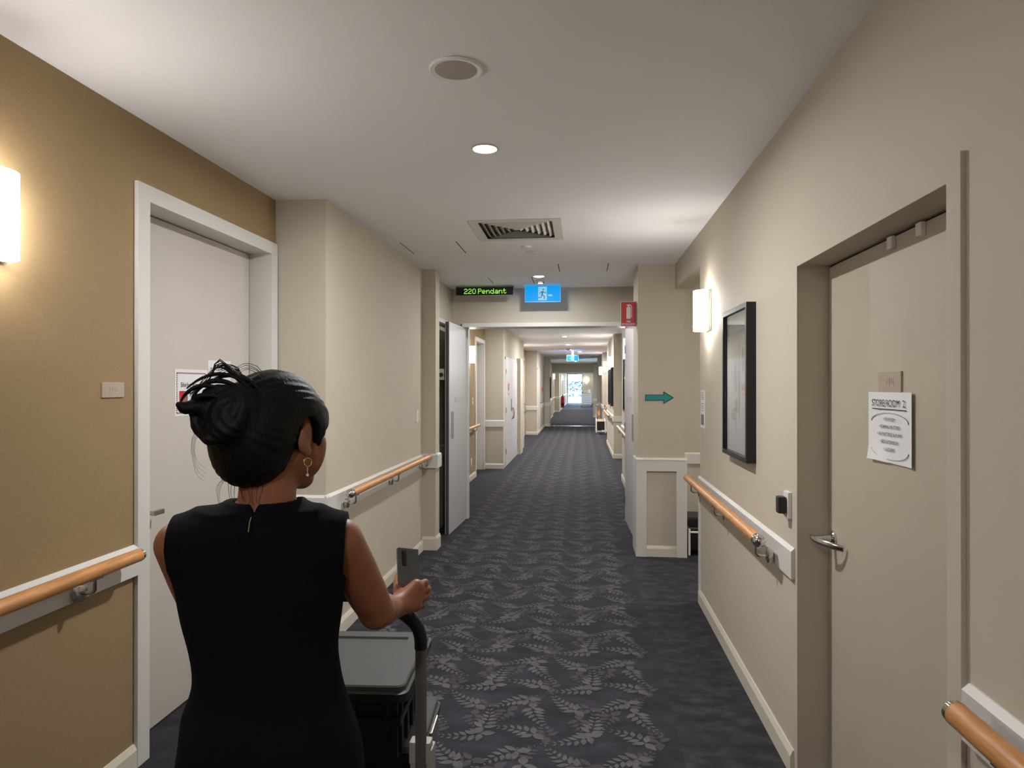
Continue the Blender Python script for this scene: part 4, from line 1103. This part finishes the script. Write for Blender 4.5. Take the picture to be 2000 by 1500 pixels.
    def mesh(self):
        V = self.V; n = V.shape
        S = V < 0
        c = [S[i:n[0] - 1 + i, j:n[1] - 1 + j, k:n[2] - 1 + k] for i in (0, 1) for j in (0, 1) for k in (0, 1)]
        cnt = sum(x.astype(np.int8) for x in c)
        act = (cnt > 0) & (cnt < 8)
        I = np.argwhere(act); idx = -np.ones(act.shape, np.int64); idx[act] = np.arange(len(I))
        off = np.array([(i, j, k) for i in (0, 1) for j in (0, 1) for k in (0, 1)])
        vals = np.stack([V[I[:, 0] + o[0], I[:, 1] + o[1], I[:, 2] + o[2]] for o in off], 1)
        acc = np.zeros((len(I), 3)); num = np.zeros(len(I))
        for a in range(8):
            for b in range(a + 1, 8):
                if np.abs(off[a] - off[b]).sum() != 1: continue
                m = (vals[:, a] < 0) != (vals[:, b] < 0)
                t = vals[:, a] / np.where(m, vals[:, a] - vals[:, b], 1)
                p = off[a] + t[:, None] * (off[b] - off[a])
                acc[m] += p[m]; num[m] += 1
        P = self.lo + (I + acc / num[:, None]) * self.h
        quads = []
        for ax in range(3):
            o1, o2 = [(1, 2), (2, 0), (0, 1)][ax]
            sl0 = [slice(1, n[d] - 1) for d in range(3)]; sl1 = list(sl0)
            sl0[ax] = slice(0, n[ax] - 1); sl1[ax] = slice(1, n[ax])
            s0, s1 = S[tuple(sl0)], S[tuple(sl1)]
            E = np.argwhere(s0 != s1)
            flip = s0[tuple(E.T)]
            base = np.ones(3, int); base[ax] = 0
            G_ = E + base
            def cell(d1, d2):
                q = G_.copy(); q[:, o1] -= d1; q[:, o2] -= d2
                return idx[q[:, 0], q[:, 1], q[:, 2]]
            Q = np.stack([cell(1, 1), cell(0, 1), cell(0, 0), cell(1, 0)], 1)
            Q[~flip] = Q[~flip][:, ::-1]
            quads.append(Q)
        return P, np.concatenate(quads)
def sm_interp(x, xs, ys):
    """monotone-ish smooth interpolation through the rows"""
    m = np.gradient(ys, xs)
    i = np.clip(np.searchsorted(xs, x) - 1, 0, len(xs) - 2)
    h = xs[i + 1] - xs[i]; t = (x - xs[i]) / h
    return (2 * t ** 3 - 3 * t ** 2 + 1) * ys[i] + (t ** 3 - 2 * t ** 2 + t) * h * m[i] + (-2 * t ** 3 + 3 * t ** 2) * ys[i + 1] + (t ** 3 - t ** 2) * h * m[i + 1]
def field_obj(name, fields, m, parent, org=(0, 0, 0)):
    Ps, Qs, o = [], [], 0
    for f in fields:
        P, Q = f.mesh(); Ps.append(P - np.array(org)); Qs.append(Q + o); o += len(P)
    P = np.concatenate(Ps); Q = np.concatenate(Qs)
    me = bpy.data.meshes.new(name); me.from_pydata(P.tolist(), [], Q.tolist()); me.materials.append(m); me.shade_smooth()
    ob = bpy.data.objects.new(name, me); COL.objects.link(ob); ob.parent = parent
    return ob

PO = Vector((-.650, 1.33, 0))                    # the spot the person stands on
PR = R(14)                                       # her back is turned squarely to the camera
person = thing('person', 'woman with a dark bun in a sleeveless navy dress, seen from behind pushing the trolley', 'person', PO, PR)
IR = Matrix.Rotation(-PR, 3, 'Z')
SKIN = mat('brown_skin', (150, 94, 64), .5, vary=.05, vscale=30, Subsurface_Weight=.08, Subsurface_Scale=.01)
DRESS = mat('navy_dress_cloth', (12, 13, 21), .85, bump=.4, bscale=700, spec=.12)
HAIR = mat('black_hair', (8, 7, 8), .55, bump=.8, bscale=260, stretch=(1, 1, .12), spec=.25)
def L_(v): return tuple(IR @ (Vector(v) - PO))          # world to person space
def pa(px, py, Y): return L_(at(px, py, Y))
def lo(x, y, z): return tuple(IR @ Vector((x, y, z)))     # offset from PO along the corridor axes

# skeleton
SR, SL = (.156, -.004, 1.260), (-.158, -.004, 1.262)
ER = pa(735, 1193, 1.50); WR = pa(770, 1186, 1.705)
EL = lo(-.205, .150, 1.045); WL = lo(-.205, .380, 1.030)
HC = Vector(lo(.030, .012, 1.481))                 # head centre
HY = R(-23) - PR                                       # the head turns to the right
HM = Matrix.Rotation(HY, 3, 'Z') @ Matrix.Rotation(R(-4), 3, 'X')
def hp(x, y, z): return tuple(HC + HM @ Vector((x, y, z)))
HMn = np.array(HM)

TORSO = [(.70, .145, .105, 0, -.012), (.78, .158, .112, 0, -.014), (.85, .156, .110, 0, -.014), (.92, .150, .100, .004, -.006), (.985, .130, .088, .008, 0), (1.05, .130, .088, .006, .003), (1.12, .140, .095, .002, .005), (1.18, .148, .098, 0, .004), (1.24, .150, .090, -.002, -.002), (1.285, .128, .072, -.003, -.012), (1.315, .090, .052, 0, -.018)]
def head_and_neck(F):
    F.cone((.012, -.022, 1.26), tuple(Vector(hp(0, -.022, -.05))), .060, .052, .03)
    F.ell(hp(0, -.012, .032), (.073, .092, .082), .02, M=HMn)
    F.ell(hp(0, .032, -.030), (.054, .064, .072), .03, M=HMn)
    for s in (-1, 1):
        F.cone(hp(s * .048, -.002, -.045), hp(s * .010, .066, -.093), .015, .012, .03)
        F.ell(hp(s * .040, .056, -.014), (.026, .024, .026), .02, M=HMn)
        F.ell(hp(s * .040, .046, -.046), (.026, .030, .034), .03, M=HMn)
        F.ell(hp(s * .031, .097, .009), (.015, .013, .0065), .008, 'cut', M=HMn)
        F.cone(hp(s * .012, .086, .026), hp(s * .048, .070, .026), .007, .006, .012)
        F.ell(hp(s * .077, -.002, -.004), (.009, .021, .033), .006, M=HMn @ np.array(Matrix.Rotation(R(s * 16), 3, 'Z') @ Matrix.Rotation(R(-14), 3, 'X')))
        F.ell(hp(s * .085, .003, .000), (.006, .010, .019), .005, 'cut', M=HMn)
        F.ell(hp(s * .078, .005, -.033), (.007, .010, .011), .005, M=HMn)
        F.ell(hp(s * .012, .098, -.030), (.008, .009, .007), .006, M=HMn)
    F.cone(hp(0, .084, .014), hp(0, .106, -.025), .008, .011, .012)
    F.ell(hp(0, .085, -.054), (.021, .011, .006), .005, M=HMn); F.ell(hp(0, .083, -.064), (.019, .011, .007), .005, M=HMn)
    F.ell(hp(0, .072, -.096), (.018, .016, .014), .02, M=HMn)
def arms(F, side, k=.035):
    S, E, W = ((SR, ER, WR) if side > 0 else (SL, EL, WL))
    S, E, W = Vector(S), Vector(E), Vector(W)
    F.chain([tuple(S), tuple(S.lerp(E, .35)), tuple(S.lerp(E, .7)), tuple(E)], [.046, .0455, .0435, .038], k)
    F.chain([tuple(E), tuple(E.lerp(W, .28)), tuple(E.lerp(W, .7)), tuple(W)], [.037, .039, .030, .0225], .012)

body = Field((-.34, -.22, .0), (.34, .40, 1.63), .0045)
body.loft([(r[0], r[1], r[2], r[3] + .026 * min(1, max(0, (1.06 - r[0]) / .2)), r[4]) for r in TORSO], 0)
for s in (-1, 1):
    S = SR if s > 0 else SL
    body.cone((s * .045, -.02, 1.285), (S[0] * .87, S[1], S[2] + .002), .048, .041, .05)
    hip, knee, ank = (.02 + s * .080, -.008, .76), (.016 + s * .074, .02 + .03 * s, .45), (.012 + s * .075, -.01 + .06 * s, .085)
    body.chain([hip, tuple(Vector(hip).lerp(Vector(knee), .5)), knee, tuple(Vector(knee).lerp(Vector(ank), .3)), ank], [.070, .062, .048, .050, .030], .03)
    body.chain([ank, (ank[0], ank[1] + .10, .03), (ank[0], ank[1] + .17, .025)], [.030, .028, .024], .03)
head_and_neck(body)
# finer grid for forearm and hand on the right
wr = Vector(WR)
HI = [pa(813, 1144, 1.775), pa(816, 1154, 1.782), pa(816, 1166, 1.782), pa(810, 1182, 1.775)]
PI_ = [pa(830, 1138, 1.805), pa(835, 1151, 1.812), pa(833, 1166, 1.812), pa(825, 1182, 1.803)]
DI_ = [pa(828, 1139, 1.838), pa(831, 1153, 1.845), pa(829, 1168, 1.843), pa(820, 1184, 1.830)]
TI_ = [pa(814, 1141, 1.852), pa(815, 1155, 1.860), pa(813, 1170, 1.857), pa(806, 1186, 1.843)]
_b = np.array([SR, ER, WR] + PI_ + DI_)
hand = Field(tuple(_b.min(0) - .075), tuple(_b.max(0) + .075), .0023)
body.V[:] = body.V
arms(hand, 1, .03)
HK = .012
for i in range(4):
    rr_ = [.0150, .0150, .0145, .0130][i]
    hand.cone(WR, HI[i], .0200, rr_ * .92, .016)
    f = [.0092, .0095, .0090, .0082][i]
    hand.cone(HI[i], PI_[i], f * 1.12, f, .006); hand.cone(PI_[i], DI_[i], f * 1.02, f * .9, .003); hand.cone(DI_[i], TI_[i], f * .9, f * .78, .003)
    hand.ell(HI[i], (.0098,) * 3, .006)
    if i: hand.cone(HI[i - 1], HI[i], .0105, .0105, .006)
TH = [pa(781, 1172, 1.738), pa(777, 1152, 1.768), pa(776, 1137, 1.800), pa(777, 1124, 1.828)]
hand.cone(WR, TH[0], .019, .017, .014); hand.cone(TH[0], TH[1], .0165, .0125, .010); hand.cone(TH[1], TH[2], .012, .0105, .004); hand.cone(TH[2], TH[3], .0102, .0078, .004)
hand.cone(TH[0], HI[0], .013, .012, .016)
hand.cone(WR, HI[3], .018, .014, .016)
# the left hand closes on the far end of the bar
lw = Vector(WL)
_b = np.array([SL, EL, WL])
lhand = Field(tuple(_b.min(0) - .09), tuple(_b.max(0) + .16), .0030)
arms(lhand, -1, .03)
for i in range(4):
    x = -.178 - .021 * i + PO.x + .65
    a, b, c, d = lo(x, .455, 1.018 - .007 * i), lo(x, .494, 1.012 - .007 * i), lo(x, .499, .982 - .007 * i), lo(x, .474, .964 - .007 * i)
    f = [.0088, .0092, .0088, .008][i]
    lhand.cone(WL, a, .0195, .0135, .016); lhand.cone(a, b, f * 1.12, f, .005); lhand.cone(b, c, f, f * .9, .003); lhand.cone(c, d, f * .9, f * .78, .003)
lhand.cone(WL, lo(-.165, .425, 1.005), .019, .014, .014); lhand.cone(lo(-.165, .425, 1.005), lo(-.156, .452, .980), .0125, .0105, .006); lhand.cone(lo(-.156, .452, .980), lo(-.166, .474, .960), .0102, .008, .004)
field_obj('body', [body, hand, lhand], SKIN, person)

# fingernails
NAIL = mat('fingernail', (196, 150, 130), .3)

# dress
DX = lambda z: .014 * min(1, max(0, (1.06 - z) / .2))
DR = [(.50, .190, .140, .008, -.01), (.62, .188, .140, .010, -.012), (.72, .184, .136, .012, -.012), (.80, .178, .128, .014, -.012), (.86, .170, .122, .012, -.012), (.92, .163, .112, .004, -.006), (.985, .143, .099, .008, 0), (1.05, .146, .099, .006, .003), (1.12, .158, .105, .002, .006), (1.18, .166, .108, 0, .005), (1.24, .166, .100, -.002, -.002), (1.285, .142, .083, -.003, -.012), (1.322, .10, .062, 0, -.018)]
dress = Field((-.26, -.22, .47), (.26, .20, 1.40), .0035)
dress.loft([(r[0], r[1], r[2], r[3] + DX(r[0]), r[4]) for r in DR], 0, pw=2.2)
for s in (-1, 1):
    S = SR if s > 0 else SL
    dress.cone((s * .045, -.02, 1.288), (S[0] + s * .02, S[1], S[2] + .004), .053, .053, .05)
    dress.ell((s * .072, .078, 1.165), (.062, .055, .060), .04)
    dress.ell((s * .070 + .024, -.072, .83), (.080, .058, .085), .06)
dress.cone((.008, -.022, 1.29), (.014, -.020, 1.352), .084, .066, .035)
# folds across the skirt and waist
sl, X, Y, Z = dress.block((-.3, -.3, .47), (.3, .3, 1.4))
rip = .0022 * np.sin(34 * X + 9 * np.sin(5 * Z)) * np.clip((1.0 - Z) / .4, 0, 1) + .0012 * np.sin(46 * Z + 22 * X) * np.exp(-((Z - 1.0) / .07) ** 2) + .0012 * np.sin(40 * (Z + .9 * np.abs(X))) * np.exp(-((Z - 1.22) / .05) ** 2)
dress.V[sl] += rip.astype(np.float32)
# neckline, V notch over the zip, armholes
ctr = np.array((.013, -.021))
rad = np.sqrt((X - ctr[0]) ** 2 + (Y - ctr[1]) ** 2)
top = Z - (1.352 + .10 * (Y + .06) * (Y > -.06) * 0 - .30 * np.maximum(Y - .0, 0))
notch = np.maximum(np.abs(X - .006) - np.maximum(0, (Z - 1.335)) * .35, 0) * 0 + np.where((Y < -.03), np.abs(X - .004) - np.maximum(0, (Z - 1.333)) * .42, 1)
Vd = dress.V[sl]
Vd = np.maximum(Vd, top)
Vd = np.maximum(Vd, -np.where(Z > 1.325, rad - .0595, 1))
Vd = np.where(Z > 1.333, np.maximum(Vd, -notch), Vd)
axr = .171 - .012 * np.clip((1.30 - Z) / .13, 0, 1) ** 2
axr = axr + .06 * np.clip((1.195 - Z) / .030, 0, 1) ** 2
lim = np.where(X > 0, X - axr, -X - (axr - .004))
Vd = np.where((Z > 1.165), np.maximum(Vd, lim), Vd)
dress.V[sl] = Vd
dr = field_obj('dress', [dress], DRESS, person)
mb = MB(); mb.tube([(.004, -.1105, 1.333), (.002, -.1145, 1.322), (.001, -.118, 1.306)], .0011, 6); mb.build('zip', STEEL, dr)

# hair
HZ = np.array(HM)
hair = Field(tuple(np.array(HC) + (-.26, -.27, -.20)), tuple(np.array(HC) + (.20, .18, .20)), .0032)
hair.ell(hp(0, -.016, .040), (.086, .104, .090), .02, M=HZ)
hair.ell(hp(-.004, -.068, -.012), (.082, .074, .080), .05, M=HZ)
hair.ell(hp(-.004, -.066, -.056), (.066, .052, .048), .03, M=HZ)
for s in (-1, 1):
    hair.ell(hp(s * .060, .022, .030), (.026, .050, .046), .02, M=HZ)
    hair.cone(hp(s * .070, .046, .02), hp(s * .072, .042, -.022), .010, .004, .01)
sl, X, Y, Z = hair.block(hair.lo, hair.lo + hair.n * hair.h)
Q = np.stack([X - HC[0], Y - HC[1], Z - HC[2]], -1) @ HZ
hx_, hy_, hz_ = Q[..., 0], Q[..., 1], Q[..., 2]
face = hy_ - (.072 - .50 * np.maximum(.052 - hz_, 0) + .40 * np.maximum(hz_ - .052, 0)) - .10 * np.abs(hx_)
ear = np.maximum(np.sqrt(((hy_ - .000) / .030) ** 2 + ((hz_ + .010) / .047) ** 2) - 1, .040 - np.abs(hx_)) * .03
hair.V[sl] = np.maximum(hair.V[sl], np.where(hz_ < .12, face, -1))
hair.V[sl] = np.maximum(hair.V[sl], -ear)
# the bun
BC = Vector((.006, -.124, .036))
def bp(x, y, z): return hp(BC.x + x, BC.y + y, BC.z + z)
hair.ell(bp(0, 0, 0), (.046, .044, .052), .012, M=HZ)
hair.ell(bp(.005, -.010, -.026), (.040, .038, .034), .012, M=HZ)
hair.ell(bp(-.004, .018, .030), (.036, .036, .028), .012, M=HZ)
for k in range(5):
    a0 = k * 1.3; pts = []
    for j in range(9):
        a = a0 + j * .42; pts.append(bp(.044 * math.cos(a), -.012 + .030 * math.sin(a * .7 + k), .046 * math.sin(a)))
    hair.chain(pts, [.009 + .004 * math.sin(j) for j in range(9)], .008)
hair.chain([bp(-.02, -.03, .005), bp(-.032, -.050, .012), bp(-.040, -.066, .008), bp(-.044, -.078, .014)], [.018, .014, .011, .006], .008)
sl, X, Y, Z = hair.block(hair.lo, hair.lo + hair.n * hair.h)
hair.V[sl] += (.0012 * np.sin(hx_ * 260 + 9 * np.sin(hz_ * 40)) * np.sin(hy_ * 40 + 2)).astype(np.float32)
hob = field_obj('hair', [hair], HAIR, person)
mb = MB()
hr = random.Random(3)
def strand(p, amp, n=10, r=.0011):
    pts = [Vector(q) for q in p]; out = []
    for i in range(n):
        t = i / (n - 1) * (len(pts) - 1); k = min(int(t), len(pts) - 2); f = t - k
        a = pts[max(k - 1, 0)]; b = pts[k]; c = pts[k + 1]; d = pts[min(k + 2, len(pts) - 1)]
        out.append(.5 * ((2 * b) + (c - a) * f + (2 * a - 5 * b + 4 * c - d) * f * f + (3 * b - a - 3 * c + d) * f ** 3) + Vector((hr.uniform(-amp, amp), hr.uniform(-amp, amp), hr.uniform(-amp, amp))))
    mb.tube(out, [r * (1 - .75 * i / (n - 1)) for i in range(n)], 5)
for k, (a, b, c, d, r_) in enumerate([((.02, .02, .040), (-.02, -.02, .082), (-.046, -.04, .060), (-.050, -.05, .02), .0050), ((.03, .02, .045), (-.005, .0, .092), (-.040, -.03, .080), (-.058, -.055, .045), .0036),
        ((.0, -.02, .045), (-.035, -.04, .062), (-.060, -.055, .046), (-.066, -.06, .018), .0042), ((.035, .03, .05), (.012, .02, .080), (-.018, .0, .082), (-.034, -.02, .062), .0052), ((.01, -.03, .03), (-.03, -.055, .042), (-.05, -.06, .020), (-.044, -.05, -.01), .0060)]):
    pts = [Vector(bp(*q)) for q in (a, b, c, d)]; out = []
    for i in range(13):
        t = i / 12; out.append(pts[0] * (1 - t) ** 3 + pts[1] * 3 * t * (1 - t) ** 2 + pts[2] * 3 * t * t * (1 - t) + pts[3] * t ** 3)
    mb.tube(out, [r_ * (.35 + .65 * math.sin(math.pi * min(1, .12 + i / 12 * .86))) for i in range(13)], 8)
for k in range(7):
    o = k * .003
    strand([bp(.02 + o, .02, .045), bp(-.01 - o, -.01, .085 + o), bp(-.035, -.025, .078 - o), bp(-.050 - o, -.045, .035)], .0015, r=.0016)
    strand([bp(.015, .04, .035), bp(.005 - o, .02, .072 + o), bp(-.018 - o, .0, .078 + o), bp(-.034, -.01, .064 + 2 * o)], .001, r=.0013)
for k in range(4):
    o = k * .004
    strand([bp(.028, .06, .038), bp(.024, .045, .075 + o), bp(.004 - o, .03, .088 + o), bp(-.014 - 2 * o, .02, .078)], .001, r=.0010)
    strand([bp(-.035 - o, -.02, -.01), bp(-.056 - o, -.03, -.05), bp(-.052, -.03, -.085 - 2 * o), bp(-.035, -.02, -.105 - 2 * o)], .0004, r=.0005)
    strand([hp(-.06, -.06, -.08), hp(-.078 - o, -.07, -.11), hp(-.07, -.075, -.145 - o)], .0005, r=.0005)
for k in range(9):
    x = -.05 + .1 * k / 8
    strand([hp(x, -.085 + .02 * abs(x) * 10, -.098), hp(x * .9 + hr.uniform(-.008, .008), -.078, -.125), hp(x * .7 + hr.uniform(-.015, .015), -.070, -.134 - hr.uniform(0, .02))], .001, r=.0006)
mb.build('loose_strands', HAIR, hob, smooth=80)

# ear ring, eyes, brows, lips
GOLD = mat('gold_metal', (226, 186, 120), .2, 1.0)
for s in (-1, 1):
    t_ = MB(); c = Vector(hp(s * .081, .004, -.054))
    u = HM @ Vector((.25 * s, 1, 0)).normalized(); v = Vector((0, 0, 1))
    t_.tube([c + u * .0085 * math.cos(a) + v * .0085 * math.sin(a) for a in [2 * math.pi * k / 20 for k in range(20)]], .0015, 8, closed=True)
    er = t_.build('earring', GOLD, person, smooth=60); er['label'] = 'gold hoop earring with a small pearl drop'
    t_ = MB(); t_.ball(c + Vector((0, 0, -.0255)), .0030, 12); t_.tube([c + Vector((0, 0, -.0085)), c + Vector((0, 0, -.023))], .0006, 6); t_.build('pearl', PAPER, er, smooth=60)
    t_ = MB(); t_.ball((0, 0, 0), .0125, 18, (1.0, .62, .46)); t_.v = [hp(s * .031 + q[0], .0805 + q[1] - 3.2 * q[0] * q[0] - .004 * abs(q[0] / .0125) , .009 + q[2]) for q in t_.v]; e = t_.build('eye', mat('eye_white', (236, 232, 226), .2), person, smooth=60)
    t_ = MB(); p0 = Vector(hp(s * .031, .0860, .009)); p1 = Vector(hp(s * .031, .0886, .009)); t_.tube([p0, p1], .0047, 14); t_.build('iris', mat('dark_iris', (50, 32, 22), .2), e, smooth=0)
    t_ = MB(); t_.tube([hp(s * .014, .0935, .031), hp(s * .030, .0905, .0345), hp(s * .047, .0785, .030)], [.0016, .0022, .0010], 8); t_.build('eyebrow', HAIR, person)
t_ = MB()
for dz, w_, k in ((-.0535, .021, .0042), (-.0615, .018, .0050)):
    t_.tube([hp(w_ * a, .0955 - .012 * a * a, dz + .0015 * (1 - abs(a)) * (1 if dz > -.058 else -1)) for a in (-1, -.6, -.2, .2, .6, 1)], [k * f for f in (.35, .8, 1, 1, .8, .35)], 10)
t_.build('lips', mat('lip_colour', (128, 62, 54), .45), person, smooth=60)
# shoes
for s in (-1, 1):
    sx_ = .012 + s * .075; F = Field((sx_ - .06, -.12, 0), (sx_ + .06, .30, .13), .004)
    y = -.01 + .06 * s
    F.chain([(sx_, y - .02, .036), (sx_, y + .06, .034), (sx_, y + .14, .030), (sx_, y + .185, .024)], [.036, .037, .036, .024], .02)
    sl, X, Y, Z = F.block(F.lo, F.lo + F.n * F.h); F.V[sl] = np.maximum(F.V[sl], np.maximum(.002 - Z, Z - .062))
    field_obj('shoe', [F], BLACK, person)

# ================================================================== the phone in the right hand
TLp = at(778, 1069, 1.812)
cr, cf, cu_ = Vector((_c, _s, 0)), Vector((-_s, _c, 0)), Vector((0, 0, 1))
u = (cr * .765 + cf * .60 - cu_ * .225).normalized(); dn = cr * .114 - cf * .47 - cu_ * .87; dn = (dn - u * dn.dot(u)).normalized(); nz = u.cross(dn).normalized()
toward = Vector((0, 0, EYE)) - TLp
if nz.dot(toward) < 0: nz = -nz
PW, PH = .064, .135
t = thing('mobile_phone', 'grey folding phone held upright in the hand, camera lenses outward', 'phone', TLp)
PHM = mat('dark_grey_phone_glass', (92, 96, 102), .25, .3)
def slab(mb, a0, a1, b0, b1, c0, c1):
    c = u * (a0 + a1) / 2 + dn * (b0 + b1) / 2 + nz * (c0 + c1) / 2
    mb.obox(c, u * (a1 - a0) / 2, dn * (b1 - b0) / 2, nz * (c1 - c0) / 2)
mb = MB(); slab(mb, 0, PW, 0, PH, -.0045, 0); mb.build('back_half', PHM, t, bevel=.0018)
mb = MB(); slab(mb, 0, PW, 0, PH, -.0115, -.0060); mb.build('front_half', mat('phone_side_metal', (170, 172, 172), .25, .9), t, bevel=.0018)
mb = MB(); slab(mb, .010, .0235, .007, .050, 0, .0018); cm = mb.build('camera_bump', BLACKPL, t, bevel=.0016)
for k in range(3):
    mb = MB(); c = u * .01675 + dn * (.0145 + .0137 * k) + nz * .0018
    mb.tube([c, c + nz * .0012], .0052, 16); mb.build('lens', mat('lens_glass%d' % k if k else 'lens_glass', (30, 30, 36), .1), cm)
